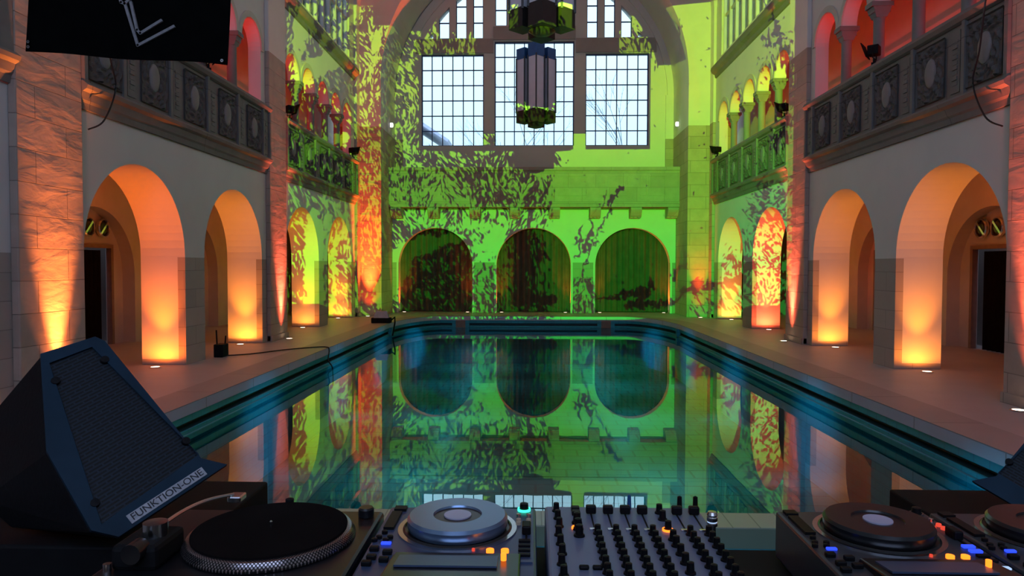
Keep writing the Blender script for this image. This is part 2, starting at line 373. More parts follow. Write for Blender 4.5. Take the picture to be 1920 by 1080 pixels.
# ------------------------------------------------------------------ geometry helpers
ORG = {}
class MB:
    def __init__(s): s.v = []; s.f = []
    def add(s, vs, fs):
        k = len(s.v); s.v += [tuple(q) for q in vs]; s.f += [tuple(i+k for i in f) for f in fs]; return s
    def box(s, x0, x1, y0, y1, z0, z1):
        return s.add([(x, y, z) for z in (z0, z1) for y in (y0, y1) for x in (x0, x1)],
                     [(0, 2, 3, 1), (4, 5, 7, 6), (0, 1, 5, 4), (2, 6, 7, 3), (0, 4, 6, 2), (1, 3, 7, 5)])
    def hull8(s, p): return s.add(p, [(0, 3, 2, 1), (4, 5, 6, 7), (0, 1, 5, 4), (1, 2, 6, 5), (2, 3, 7, 6), (3, 0, 4, 7)])
    def prism(s, loops, a, b, axis):
        """2D loops (first the outline, the rest holes) pushed along axis from a to b"""
        if not isinstance(loops[0][0], (tuple, list)): loops = [loops]
        def P(p, t): return {0: (t, p[0], p[1]), 1: (p[0], t, p[1]), 2: (p[0], p[1], t)}[axis]
        tris = tessellate_polygon([[Vector((p[0], p[1], 0)) for p in l] for l in loops])
        flat = [p for l in loops for p in l]; n = len(flat)
        fs = [tuple(t) for t in tris]+[tuple(i+n for i in reversed(t)) for t in tris]
        k = 0
        for l in loops:
            m_ = len(l)
            for i in range(m_):
                j = (i+1) % m_; fs.append((k+i, k+j, n+k+j, n+k+i))
            k += m_
        return s.add([P(p, a) for p in flat]+[P(p, b) for p in flat], fs)
    def lathe(s, prof, c=(0, 0, 0), n=24, axis=2, caps=True):
        vs = []; fs = []
        for r, z in prof:
            for i in range(n):
                a = 2*PI*i/n; x, y = r*math.cos(a), r*math.sin(a)
                q = {2: (x, y, z), 0: (z, x, y), 1: (x, z, y)}[axis]
                vs.append((c[0]+q[0], c[1]+q[1], c[2]+q[2]))
        for k in range(len(prof)-1):
            for i in range(n):
                j = (i+1) % n; fs.append((k*n+i, k*n+j, (k+1)*n+j, (k+1)*n+i))
        if caps: fs.append(tuple(reversed(range(n)))); fs.append(tuple(range((len(prof)-1)*n, len(prof)*n)))
        return s.add(vs, fs)
    def tube(s, pts, r, n=8):
        pts = [Vector(p) for p in pts]; vs = []; fs = []
        for k, p in enumerate(pts):
            t = (pts[min(k+1, len(pts)-1)]-pts[max(k-1, 0)]).normalized()
            a = t.cross(Vector((0, 0, 1)));  a = a.normalized() if a.length > .05 else Vector((1, 0, 0))
            b2 = t.cross(a).normalized(); rr = r[k] if isinstance(r, (list, tuple)) else r
            for i in range(n):
                w = 2*PI*i/n; vs.append(p+a*rr*math.cos(w)+b2*rr*math.sin(w))
        for k in range(len(pts)-1):
            for i in range(n):
                j = (i+1) % n; fs.append((k*n+i, k*n+j, (k+1)*n+j, (k+1)*n+i))
        fs.append(tuple(reversed(range(n)))); fs.append(tuple(range((len(pts)-1)*n, len(pts)*n)))
        return s.add(vs, fs)
    def build(s, name, mat, parent=None, bevel=0, smooth=False, local=False, **props):
        off = (0, 0, 0)
        if parent is not None and not local: off = ORG[parent.name]
        me = bpy.data.meshes.new(name)
        me.from_pydata([(x-off[0], y-off[1], z-off[2]) for x, y, z in s.v], [], s.f)
        me.materials.append(MATS[mat] if isinstance(mat, str) else mat)
        import bmesh
        bm = bmesh.new(); bm.from_mesh(me); bmesh.ops.recalc_face_normals(bm, faces=bm.faces); bm.to_mesh(me); bm.free()
        o = bpy.data.objects.new(name, me); COL.objects.link(o)
        if parent is not None: o.parent = parent
        ORG[o.name] = off
        if smooth:
            for p in me.polygons: p.use_smooth = True
            try: me.set_sharp_from_angle(angle=math.radians(35))
            except Exception: pass
        if bevel:
            bv = o.modifiers.new('bevel', 'BEVEL'); bv.width = bevel; bv.segments = 2; bv.limit_method = 'ANGLE'
        for k, v in props.items(): o[k] = v
        return o
def thing(name, label, cat, loc=(0, 0, 0), group=None, rz=0):
    o = bpy.data.objects.new(name, None); COL.objects.link(o); o.location = loc; o.rotation_euler = (0, 0, rz)
    o.empty_display_size = .1; ORG[o.name] = tuple(loc)
    tag(o, label, cat, group); return o
def tag(o, label, cat, group=None):
    o['label'] = label; o['category'] = cat
    if group: o['group'] = group
    return o
def kids(o): return [c for c in bpy.data.objects if c.parent == o]
def copy_tree(o, ks=None):
    c = o.copy(); COL.objects.link(c); ORG[c.name] = ORG.get(o.name, (0, 0, 0))
    for ch in kids(o):
        d = copy_tree(ch); d.parent = c
    return c
def arc(cx, cz, r, a0, a1, n=28): return [(cx+r*math.cos(a0+(a1-a0)*i/n), cz+r*math.sin(a0+(a1-a0)*i/n)) for i in range(n+1)]
def notch(c, r, zs, z0=0., n=32):
    """an arched opening read from the right jamb to the left, to insert in an outline"""
    return [(c+r, z0)]+arc(c, zs, r, 0, PI, n)+[(c-r, z0)]

# ------------------------------------------------------------------ the hall
WX = 7.40; PX = 7.28; WT = .95; GX = 11.0; YE = 31.6; YW = 32.4
R_A = 1.668; ZS = 2.31
BAYS = [(1.65, 9.60), (11.05, 19.07), (20.38, 28.75)]
ARCH = [3.48, 7.69, 12.88, 17.09, 22.18, 26.52]
UP0 = {1: [11.80, 13.39, 14.98, 16.57, 18.16], 2: [21.22, 22.81, 24.40, 25.99, 27.58]}
ZB = 4.64; ZT = 10.05
PIL = [(.2, 1.65), (9.60, 11.05), (19.07, 20.38), (28.75, 29.25)]
def side_wall(sg, name):
    mb = MB()
    o = [(-6.2, 0)]
    for c in ARCH: o += [(c-R_A, 0)]+arc(c, ZS, R_A, PI, 0, 32)+[(c+R_A, 0)]
    o += [(33.0, 0), (33.0, ZB), (-6.2, ZB)]
    mb.prism(o, sg*WX, sg*(WX+WT), 0)
    # upper arcade wall, scalloped over the columns
    o = [(-6.2, ZB)]
    for b in (1, 2):
        cs = UP0[b]; r = .64; o += [(cs[0]-r, 5.0)]
        for i, c in enumerate(cs):
            o += arc(c, 7.90, r, PI, 0, 18)
        o += [(cs[-1]+r, 5.0)]
    o += [(33.0, ZB), (33.0, ZT), (-6.2, ZT)]
    mb.prism(o, sg*WX, sg*(WX+.34), 0)
    ob = mb.build(name, 'arcade_side', kind='structure')
    # clerestory with one tall opening per bay
    mb = MB(); holes = []
    for (a, b) in [(2.2, 9.1), (11.6, 18.5), (20.95, 28.05)]: holes.append([(a, 10.45), (b, 10.45), (b, 13.2), (a, 13.2)])
    mb.prism([[(-6.2, ZT), (33.0, ZT), (33.0, 13.6), (-6.2, 13.6)]]+holes, sg*WX, sg*(WX+.5), 0)
    mb.build('wall_'+('right' if sg > 0 else 'left')+'_clerestory', 'plaster', kind='structure')
    return ob
for sg, nm in ((-1, 'wall_left'), (1, 'wall_right')): side_wall(sg, nm)
wi = 4
for sg in (-1, 1):
    for (a, b) in [(2.2, 9.1), (11.6, 18.5), (20.95, 28.05)]:
        mb = MB(); x0, x1 = sg*(WX+.08), sg*(WX+.30)
        k = 0; y = a
        while y < b-.1:
            mb.box(min(x0, x1), max(x0, x1), y-.06, y+.06, 10.45, 13.2); y += (b-a)/9
        mb.box(min(x0, x1), max(x0, x1), b-.06, b+.06, 10.45, 13.2)
        for z in (10.5, 12.0, 13.15): mb.box(min(x0, x1)+.05, max(x0, x1)-.05, a, b, z-.05, z+.05)
        w = mb.build('window_%d' % wi, 'sill_plaster', kind='structure'); wi += 1
        MB().box(sg*(WX+.2)-.01, sg*(WX+.2)+.01, a, b, 10.45, 13.2).build('pane', 'glass', w)
        portal('clerestory_portal', (sg*(WX+.55), (a+b)/2, 11.8), (0, sg*PI/2, 0), 2.7, b-a)
# cornice under the clerestory, in each bay
for sg in (-1, 1):
    for (a, b) in BAYS:
        xs = lambda x: sg*x
        pr = [(xs(WX), ZT-.32), (xs(WX-.05), ZT-.30), (xs(WX-.08), ZT-.18), (xs(WX-.2), ZT-.1), (xs(WX-.24), ZT), (xs(WX-.22), ZT+.1), (xs(WX), ZT+.16)]
        MB().prism(pr, a, b, 1).build('trim_1', 'parapet_stone', kind='structure')
# ceiling: one barrel, then the end arch mass
mb = MB(); n = 40
pts_o = [(8.0*math.cos(PI*i/n), 13.2+4.9*math.sin(PI*i/n)) for i in range(n+1)]
pts_i = [(7.45*math.cos(PI*i/n), 12.6+4.6*math.sin(PI*i/n)) for i in range(n+1)]
mb.prism(pts_o+list(reversed(pts_i)), -6.2, 33, 1); mb.build('ceiling', 'plaster', kind='structure')
# transverse rib per pilaster pair
for (a, b) in PIL:
    o1 = [(7.45*math.cos(PI*i/n), 12.6+4.6*math.sin(PI*i/n)) for i in range(n+1)]
    i1 = [(7.28*math.cos(PI*i/n), 12.6+4.4*math.sin(PI*i/n)) for i in range(n+1)]
    MB().prism(o1+list(reversed(i1)), a, b, 1).build('trim_2', 'plaster', kind='structure')
ns = ['nearest the camera, beside the first arch', 'between the near and far arcade bays', 'by the far end wall']
for sg, sd in ((-1, 'left'), (1, 'right')):
    for i, (a, b) in enumerate(PIL):
        mb = MB(); xs = sorted((sg*PX, sg*WX))
        top = 12.62
        mb.box(xs[0], xs[1], a, b, 0, top)
        o = mb.build('stone_pilaster', 'pilaster_stone', bevel=.02)
        lab = {0: 'stone pilaster on the %s beside the camera, outside the picture' % sd,
               1: 'broad uplit stone pilaster on the %s wall, the one nearest the camera' % sd,
               2: 'slim-looking pink-lit stone pilaster on the %s between the two arcade bays' % sd,
               3: 'narrow orange-lit strip pilaster on the %s in the corner by the big end arch' % sd}[i]
        tag(o, lab, 'pilaster', 'stone pilasters along the side walls')
        MB().box(min(sg*(PX-.035), sg*(WX-.01)), max(sg*(PX-.035), sg*(WX-.01)), a, b, 0, .16).build('plinth', 'pilaster_stone', o)
# end arch mass
o = [(-8.4, 0), (-6.40, 0), (-6.40, 9.95)]+arc(0, 9.95, 6.40, PI, 0, 56)[1:-1]+[(6.40, 9.95), (6.40, 0), (8.4, 0), (8.4, 18), (-8.4, 18)]
MB().prism(o, 29.25, YW, 1).build('wall_far_arch', 'niche_stone', kind='structure')
# end arcade wall
EC = [-4.44, 0.02, 4.48]; ER = 1.68; EZ = 2.16
o = [(-6.45, 0)]
for c in EC: o += [(c-ER, 0)]+arc(c, EZ, ER, PI, 0, 40)+[(c+ER, 0)]
o += [(6.45, 0), (6.45, 4.82), (-6.45, 4.82)]
MB().prism(o, YE, YE+.42, 1).build('wall_far', 'arcade_end', kind='structure')
for i, c in enumerate(EC):                          # raised plaster edge round each end arch
    MB().prism(arc(c, EZ, ER+.09, 0, PI, 40)+[(c-ER-.09, 0.0), (c-ER+.0, 0.0)]+arc(c, EZ, ER, PI, 0, 40)+[(c+ER, 0), (c+ER+.09, 0)], YE-.035, YE+.01, 1).build('trim_3', 'plaster', kind='structure')
# window wall with its openings
K = 40.35; px = lambda x: (x-996)/K-.09; pz = lambda y: 2.1+(500-y)/K
AC = (px(1002.5), pz(180)); AR = 5.63
def archtop(x0, x1, zb):
    f = lambda x: AC[1]+math.sqrt(max(0.0, AR*AR-(x-AC[0])**2))
    n_ = 8; top = [(x1+(x0-x1)*i/n_, f(x1+(x0-x1)*i/n_)) for i in range(n_+1)]
    return [(x0, zb), (x1, zb)]+top
rects = [(px(790), px(907), pz(275), pz(105), 6, 6), (px(927), px(1075), pz(275), pz(82), 8, 7), (px(1096), px(1213), pz(275), pz(105), 6, 6)]
tops = [(803, 813, 76), (823, 843, 76), (855, 875, 76), (887, 906, 76), (928, 950, 53), (960, 1043, 53), (1053, 1075, 53), (1098, 1118, 76), (1130, 1150, 76), (1161, 1181, 76), (1192, 1202, 76)]
holes = [[(a, c), (b, c), (b, d), (a, d)] for a, b, c, d, _, _ in rects]
tp = []
for a, b, y in tops:
    h_ = archtop(px(a), px(b), pz(y))
    if b-a < 12: h_ = [(px(a), pz(y)), (px(b), pz(y)), (px(b), pz(y)+.28), (px(a), pz(y)+.05)] if a < 1000 else [(px(a), pz(y)), (px(b), pz(y)), (px(b), pz(y)+.05), (px(a), pz(y)+.28)]
    tp.append(h_); holes.append(h_)
MB().prism([[(-7.5, 4.2), (7.5, 4.2), (7.5, 17.9), (-7.5, 17.9)]]+holes, YW, YW+.45, 1).build('wall_far_windows', 'plaster', kind='structure')
MB().box(-8.4, 8.4, YW+.3, YW+.45, 0, 4.2).build('wall_far_base', 'dark_plaster', kind='structure')
# inner raised rim of the lunette
MB().prism(arc(AC[0], 9.95, 6.41, 0, PI, 48)+list(reversed(arc(AC[0], 9.95, 6.05, 0, PI, 48))), YW-.10, YW+.01, 1).build('trim_4', 'plaster', kind='structure')
for sg in (-1, 1): MB().box(min(sg*6.05, sg*6.41), max(sg*6.05, sg*6.41), YW-.10, YW+.01, 4.8, 9.95).build('trim_5', 'niche_stone', kind='structure')
MB().box(px(780), px(925), YW-.08, YW+.02, pz(104), pz(78)).build('trim_6', 'dark_plaster', kind='structure')
MB().box(px(1078), px(1226), YW-.08, YW+.02, pz(104), pz(78)).build('trim_7', 'dark_plaster', kind='structure')
MB().box(px(925), px(1077), YW-.08, YW+.02, pz(80), pz(56)).build('trim_8', 'dark_plaster', kind='structure')
def grid_window(i, x0, x1, z0, z1, nc, nr):
    mb = MB(); y0, y1 = YW+.16, YW+.22; t = .022
    for k in range(nc+1): x = x0+(x1-x0)*k/nc; w_ = .05 if k in (0, nc) else t; mb.box(x-w_, x+w_, y0, y1, z0, z1)
    for k in range(nr+1): z = z0+(z1-z0)*k/nr; w_ = .05 if k in (0, nr) else t; mb.box(x0, x1, y0+.004, y1-.004, z-w_, z+w_)
    w = mb.build('window_%d' % i, 'window_bar_daylit', kind='structure')
    MB().box(x0, x1, YW+.185, YW+.195, z0, z1).build('pane', 'glass', w)
for i, r in enumerate(rects): grid_window(i+1, *r)
mb = MB()
for (a, b, y), h_ in zip(tops, tp):
    x0, x1 = px(a), px(b); zt = max(p[1] for p in h_)
    for x in (x0, x1): mb.box(x-.035, x+.035, YW+.16, YW+.22, pz(y), zt)
    z = pz(y)
    while z < zt-.05: mb.box(x0, x1, YW+.165, YW+.215, z-.025, z+.025); z += 30/K
    if b-a > 40:
        for k in (1, 2, 3): x = x0+(x1-x0)*k/4; mb.box(x-.02, x+.02, YW+.165, YW+.215, pz(y), zt)
w = mb.build('window_10', 'window_bar_daylit', kind='structure')
gm = MB()
for h_ in tp: gm.prism(h_, YW+.185, YW+.195, 1)
gm.build('pane', 'glass', w)
portal('end_window_portal', (0, YW+.5, 11.2), (PI/2, 0, PI), 11.0, 7.6)
# end balcony
t = thing('balcony_parapet', 'long plain stone parapet across the end wall, lit green by the projection', 'balcony parapet', (0, 30.8, 4.7))
YP = 30.80
MB().prism([(YP+.06, 4.74), (YP+.06, 6.30), (YP+.24, 6.30), (YP+.24, 4.98), (YW, 4.98), (YW, 4.74)], -6.40, 6.40, 0).build('wall_body', 'end_parapet_stone', t)
MB().prism([(YP-.02, 6.34), (YP, 6.47), (YP+.30, 6.47), (YP+.30, 6.30), (YP+.02, 6.30)], -6.40, 6.40, 0).build('top_rail', 'end_parapet_stone', t)
MB().prism([(YP, 4.72), (YP+.02, 4.85), (YP+.07, 4.88), (YP+.07, 4.72)], -6.40, 6.40, 0).build('base_moulding', 'end_parapet_stone', t)
BRX = [-6.12, -4.45, -2.59, -.82, .94, 2.74, 4.53, 6.15]
for k in range(7):
    a, b = BRX[k]+.35, BRX[k+1]-.35
    w_ = (b-a)
    for (c, d) in ((a-.2, a+.1), (a+.18, b-.02)):
        MB().prism([[(c, 5.22), (d, 5.22), (d, 6.1), (c, 6.1)], [(c+.04, 5.26), (d-.04, 5.26), (d-.04, 6.06), (c+.04, 6.06)]], YP+.035, YP+.07, 1).build('raised_panel', 'end_parapet_stone', t)
wb = ['at the far left end of the row', 'second from the left end', 'third from the left end', 'just left of the middle arch', 'just right of the middle arch', 'third from the right end', 'second from the right end', 'at the far right end of the row']
for k, x in enumerate(BRX):
    mb = MB(); mb.prism([(YE, 4.25), (YE-.35, 4.27), (YE-.55, 4.34), (YP+.1, 4.5), (YP+.04, 4.60), (YP+.04, 4.715), (YE, 4.715)], x-.24, x+.24, 0)
    o = mb.build('stone_bracket', 'end_parapet_stone', bevel=.02); tag(o, 'stone bracket under the end balcony, '+wb[k], 'bracket', 'stone brackets under the end balcony')
    mb = MB()
    for q in range(3):
        mb.lathe([(.001, -.03), (.07, -.02), (.08, 0), (.07, .02), (.001, .03)], (x-.16+.16*q, YP+.35, 4.33), 10, 1)
    mb.build('scroll', 'end_parapet_stone', o, smooth=True)
for k in range(7): # slim red-brown strip between the brackets
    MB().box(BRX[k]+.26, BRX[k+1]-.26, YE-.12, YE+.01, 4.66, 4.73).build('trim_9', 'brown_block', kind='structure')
# ------------------------------------------------------------------ side balconies
def carve_mesh(w_, h_):
    """relief panel: oval shield inside scrolling leaves; built in the Y-Z plane, depth toward +X"""
    nx, ny = 44, 52; mb = MB(); vs = []
    for j in range(ny+1):
        for i in range(nx+1):
            a = i/nx*2-1; b = j/ny*2-1
            r = math.hypot(a/.36, (b-.02)/.50)
            hh = .012
            if r > 1.08:
                th = math.atan2(b, a)
                s_ = math.sin(7*th+5.5*r)*math.cos(9*(abs(a)-b*.6)+2*math.sin(5*b))+.6*math.sin(13*abs(a)+4*b)*math.sin(11*b+3*abs(a))
                hh = .055*max(0, min(1, .2+s_))*min(1, (r-1.08)*5)
            e = min(1-abs(a), 1-abs(b))
            hh = .035 if e < .035 else (0 if e < .075 else hh)
            vs.append((hh, a*w_/2, b*h_/2))
    fs = [(j*(nx+1)+i, j*(nx+1)+i+1, (j+1)*(nx+1)+i+1, (j+1)*(nx+1)+i) for j in range(ny) for i in range(nx)]
    # back, so that the panel is solid
    k = len(vs); vs += [(-.03, y, z) for (y, z) in ((-w_/2, -h_/2), (w_/2, -h_/2), (w_/2, h_/2), (-w_/2, h_/2))]
    fs.append((k+3, k+2, k+1, k)); mb.add(vs, fs); return mb
carve_r = carve_mesh(.92, 1.06).build('carved_panel', 'carved_stone_shaded', None)
sh_ = MB(); _pr = [(math.cos(t_)*.17, math.sin(t_)*.045) for t_ in [PI*k_/16 for k_ in range(9)]]
sh_.lathe([(.172, .0), (.165, .02), (.14, .038), (.09, .050), (.04, .055), (.001, .056)], (0, 0, 0), 28, 0); sh_.v = [(x_, y_, z_*1.55) for x_, y_, z_ in sh_.v]
shield_r = sh_.build('shield', 'shield_stone_lit', None, smooth=True)
slim = MB(); 
for j in range(9): slim.box(-.01, .02+.012*(j % 2), -.07, .07, -.40+j*.09, -.34+j*.09)
slim.box(-.02, .012, -.13, .13, -.53, .53)
slim_o = slim.build('slim_panel', 'parapet_stone', None)
def parapet(sg, bay, lab, plain=False):
    a, b = BAYS[bay]; X = 7.25
    t = thing('balcony_parapet', lab, 'balcony parapet', (sg*X, (a+b)/2, ZB), 'carved side balcony parapets')
    f = lambda pts: [(sg*x, z) for x, z in pts]
    MB().prism(f([(X+.04, 5.0), (X+.04, 6.32), (WX-.005, 6.32), (WX-.005, 5.0)]), a, b, 1).build('wall_body', 'parapet_stone', t)
    MB().prism(f([(WX+.345, ZB+.302), (WX+.345, 4.985), (9.19, 4.985), (9.19, ZB+.302)]), a, b, 1).build('walkway', 'parapet_stone', t)
    MB().prism(f([(X-.03, 6.30), (X-.07, 6.37), (X-.03, 6.45), (WX+.1, 6.45), (WX+.12, 6.38), (WX-.005, 6.29), (X+.02, 6.27)]), a, b, 1).build('top_rail', 'parapet_stone', t)
    MB().prism(f([(WX-.005, ZB), (WX-.05, ZB), (WX-.07, ZB+.10), (X+.05, ZB+.14), (X+.02, ZB+.26), (X-.05, ZB+.30), (X-.07, 5.0), (X, 5.06), (X+.05, 5.07), (WX-.005, 5.07)]), a, b, 1).build('cornice', 'parapet_stone', t)
    if plain: return t
    ys = [a+.05]+[a+1.13+1.6*k for k in range(int((b-a-1.13)/1.6)+1)]+[b-.05]
    for y in ys:
        MB().box(min(sg*(X-.02), sg*(X+.1)), max(sg*(X-.02), sg*(X+.1)), y-.045, y+.045, 5.0, 6.3).build('pier', 'parapet_stone', t)
    for k in range(len(ys)-1):
        w_ = ys[k+1]-ys[k]
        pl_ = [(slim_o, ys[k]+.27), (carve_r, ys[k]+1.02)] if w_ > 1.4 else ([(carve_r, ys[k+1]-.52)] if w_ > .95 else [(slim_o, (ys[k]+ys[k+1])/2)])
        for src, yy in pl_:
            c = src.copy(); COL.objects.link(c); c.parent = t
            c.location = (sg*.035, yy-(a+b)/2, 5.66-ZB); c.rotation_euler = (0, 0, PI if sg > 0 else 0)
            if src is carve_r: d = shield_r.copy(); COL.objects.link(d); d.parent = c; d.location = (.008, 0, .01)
    return t
for sg, sd in ((-1, 'left'), (1, 'right')):
    parapet(sg, 0, 'stone parapet of the %s balcony beside the camera, at the picture edge' % sd, True)
    parapet(sg, 1, 'dark carved stone parapet with oval shields, %s balcony, near bay' % sd)
    parapet(sg, 2, 'carved balcony parapet on the %s, far bay, under projected green leaves' % sd)
for o in (carve_r, slim_o, shield_r): bpy.data.objects.remove(o)
# upper columns
cb = [('first', 'near'), ('second', 'near'), ('third', 'near'), ('fourth', 'near')]
proto = None
for sg, sd in ((-1, 'left'), (1, 'right')):
    for b in (1, 2):
        cs = UP0[b]
        for k in range(4):
            y = (cs[k]+cs[k+1])/2; x = sg*(WX+.17)
            word = ['nearest', 'second', 'third', 'farthest'][k]
            lab = 'grey stone column on the %s gallery, %s bay, %s of its four' % (sd, 'near' if b == 1 else 'far', word)
            if proto is None:
                proto = thing('gallery_column', lab, 'column', (x, y, 4.98), 'stone columns of the upper galleries')
                MB().lathe([(.15, .0), (.15, .12), (.125, .2), (.12, .3), (.115, 2.55), (.13, 2.6), (.11, 2.62)], n=20).build('shaft', 'column_stone', proto, smooth=True, local=True)
                m_ = MB().hull8([(-.12, -.12, 2.6), (.12, -.12, 2.6), (.12, .12, 2.6), (-.12, .12, 2.6), (-.2, -.16, 2.82), (.2, -.16, 2.82), (.2, .16, 2.82), (-.2, .16, 2.82)])
                m_.box(-.24, .24, -.17, .17, 2.82, 2.93); m_.box(-.18, .18, -.14, .14, 2.70, 2.75)
                m_.build('capital', 'column_stone', proto, local=True, bevel=.01)
            else:
                c = copy_tree(proto); c.location = (x, y, 4.98); c['label'] = lab
# archivolts of the upper arcade (grey stone ring)
for sg in (-1, 1):
    for b in (1, 2):
        for c in UP0[b]:
            o = arc(c, 7.90, .80, 0, PI, 20)+list(reversed(arc(c, 7.90, .645, 0, PI, 20)))
            MB().prism(o, sg*(WX-.035), sg*(WX+.01), 0).build('trim_10', 'sill_plaster', kind='structure')
# galleries: upper back wall, lower ceiling, lower back wall with niches and doors
DOORS = []
for sg, sd in ((-1, 'left'), (1, 'right')):
    MB().prism([(-6.2, 4.97), (33, 4.97), (33, 10.3), (-6.2, 10.3)], sg*9.2, sg*9.4, 0).build('wall_%s_gallery' % sd, 'gallery_plaster', kind='structure')
    MB().box(min(sg*9.14, sg*9.2), max(sg*9.14, sg*9.2), -6, 33, 7.55, 7.68).build('trim_11', 'gallery_plaster', kind='structure')
    MB().box(min(sg*(WX+.3), sg*9.4), max(sg*(WX+.3), sg*9.4), -6.2, 33, ZT+.1, ZT+.25).build('ceiling_upper_gallery', 'gallery_plaster', kind='structure')
    MB().box(min(sg*(WX+WT-.02), sg*11.4), max(sg*(WX+WT-.02), sg*11.4), -6.2, 33, ZB-.04, ZB+.3).build('ceiling_lower_gallery', 'gallery_plaster', kind='structure')
    o = [(-6.2, 0)]
    for c in ARCH: o += [(c+.10-1.72, 0)]+arc(c+.10, 1.86, 1.72, PI, 0, 28)+[(c+.10+1.72, 0)]
    o += [(33, 0), (33, ZB), (-6.2, ZB)]
    MB().prism(o, sg*GX, sg*(GX+.34), 0).build('wall_%s_back' % sd, 'gallery_plaster', kind='structure')
    # niche backs with a door opening each
    hs = []
    for c in ARCH: hs.append([(c-.65, .0), (c+1.32, .0), (c+1.32, 2.66), (c-.65, 2.66)])
    o = [(-6.2, 0)]
    for h_ in hs: o += [h_[0], h_[3], h_[2], h_[1]]
    o += [(33, 0), (33, ZB), (-6.2, ZB)]
    MB().prism(o, sg*(GX+.34), sg*(GX+.5), 0).build('wall_%s_niche' % sd, 'gallery_plaster', kind='structure')
    MB().box(min(sg*(GX+1.0), sg*(GX+1.1)), max(sg*(GX+1.0), sg*(GX+1.1)), -6.2, 33, 0, ZB).build('wall_%s_outer' % sd, 'dark_plaster', kind='structure')
    for k, c in enumerate(ARCH[2:]):
        pr = 1
        MB().prism([[(c-.65, 0), (c-.65, 2.66), (c+1.32, 2.66), (c+1.32, 0), (c+1.22, 0), (c+1.22, 2.56), (c-.55, 2.56), (c-.55, 0)]], sg*(GX+.28), sg*(GX+.42), 0).build('door_%d' % (k+1+(4 if sg > 0 else 0)), 'brown_block', kind='structure')
        # black curtain in the doorway
        nn = 40; vs = []; w_ = 1.40
        for j in (0, 1):
            for i in range(nn+1):
                yy = c-.54+w_*i/nn; vs.append((sg*(GX+.36+.035*math.sin(i*1.25)), yy, .02 if j == 0 else 2.5))
        vs2 = [(x+sg*.01, y, z) for x, y, z in vs]
        q = MB(); m1 = nn+1
        q.add(vs+vs2, [(i, i+1, m1+i+1, m1+i) for i in range(nn)]+[(2*m1+i, 3*m1+i, 3*m1+i+1, 2*m1+i+1) for i in range(nn)]+[(i, 2*m1+i, 2*m1+i+1, i+1) for i in range(nn)]+[(m1+i, m1+i+1, 3*m1+i+1, 3*m1+i) for i in range(nn)])
        o_ = q.build('door_curtain', 'black_cloth', smooth=True)
        tag(o_, 'black doorway curtain in the %s gallery, %s' % (sd, ['behind the nearest arch', 'behind the second arch', 'behind the third arch', 'behind the farthest arch'][k]), 'curtain', 'black curtains in the gallery doorways')
        for w2, dy in (('nearer', .24), ('farther', .86)):
            t = thing('round_vent', 'round air nozzle above the %s gallery door, %s arch, %s of its pair' % (sd, ['nearest', 'second', 'third', 'farthest'][k], w2), 'air vent', (sg*(GX+.30), c+dy, 3.08), 'round air nozzles above the gallery doors')
            pf = [(.25, 0), (.25, .07), (.215, .09), (.20, .05), (.19, -.0)]
            MB().lathe([(r_, -sg*z_) for r_, z_ in pf], n=24, axis=0, caps=False).build('rim', 'chrome', t, smooth=True, local=True)
            MB().lathe([(.2, -sg*.0), (.13, sg*-.06), (.001, sg*-.07)], n=24, axis=0, caps=False).build('nozzle', 'black_gloss', t, smooth=True, local=True)
            x0, x1 = sorted((-sg*.08, -sg*.06))
            MB().hull8([(x0, -.17, -.14), (x1, -.17, -.14), (x1, -.13, -.18), (x0, -.13, -.18), (x0, .13, .18), (x1, .13, .18), (x1, .17, .14), (x0, .17, .14)]).build('brace', 'chrome', t, local=True)
# ------------------------------------------------------------------ floor, pool
def outline(inset=0.0):
    """pool edge, counter-clockwise, rounded splayed far corners"""
    X = 5.30; yn = 5.94; yf = 29.24
    pts = [(-X, yn), (X, yn)]
    P0, P1, P2 = (X, 25.6), (4.95, 28.9), (3.9, yf)
    cr = [((1-t)**2*P0[0]+2*t*(1-t)*P1[0]+t*t*P2[0], (1-t)**2*P0[1]+2*t*(1-t)*P1[1]+t*t*P2[1]) for t in [i/12 for i in range(13)]]
    pts += cr+[(-x, y) for x, y in reversed(cr)]
    if inset:
        out = []; n_ = len(pts)
        for i in range(n_):
            a, b, c = pts[i-1], pts[i], pts[(i+1) % n_]
            e1 = Vector((b[0]-a[0], b[1]-a[1])).normalized(); e2 = Vector((c[0]-b[0], c[1]-b[1])).normalized()
            n1 = Vector((e1.y, -e1.x)); n2 = Vector((e2.y, -e2.x)); m_ = (n1+n2).normalized(); k = inset/max(.4, m_.dot(n1))
            out.append((b[0]+m_.x*k, b[1]+m_.y*k))
        pts = out
    return pts
def ring(mb, lo, li, z): 
    n_ = len(lo); mb.add([(x, y, z) for x, y in lo]+[(x, y, z) for x, y in li], [(i, (i+1) % n_, n_+(i+1) % n_, n_+i) for i in range(n_)])
deck_hole = outline(.68)
deck_hole[0] = (deck_hole[0][0], -6.15); deck_hole[1] = (deck_hole[1][0], -6.15)
MB().prism([[(-12.1, -6.2), (12.1, -6.2), (12.1, 33), (-12.1, 33)], deck_hole], -.2, 0, 2).build('floor', 'deck_tile', kind='structure')
MB().box(-6.3, 6.3, -6.2, 5.62, -.42, -.30).build('floor_stage_pit', 'dark_floor', kind='structure')
L0 = outline(0); L7 = outline(.70); L7[0] = (L7[0][0], -6.15); L7[1] = (L7[1][0], -6.15)
L0c = list(L0); L0c[0] = (-5.3, -6.15); L0c[1] = (5.3, -6.15)
mb = MB(); n_ = len(L0c)
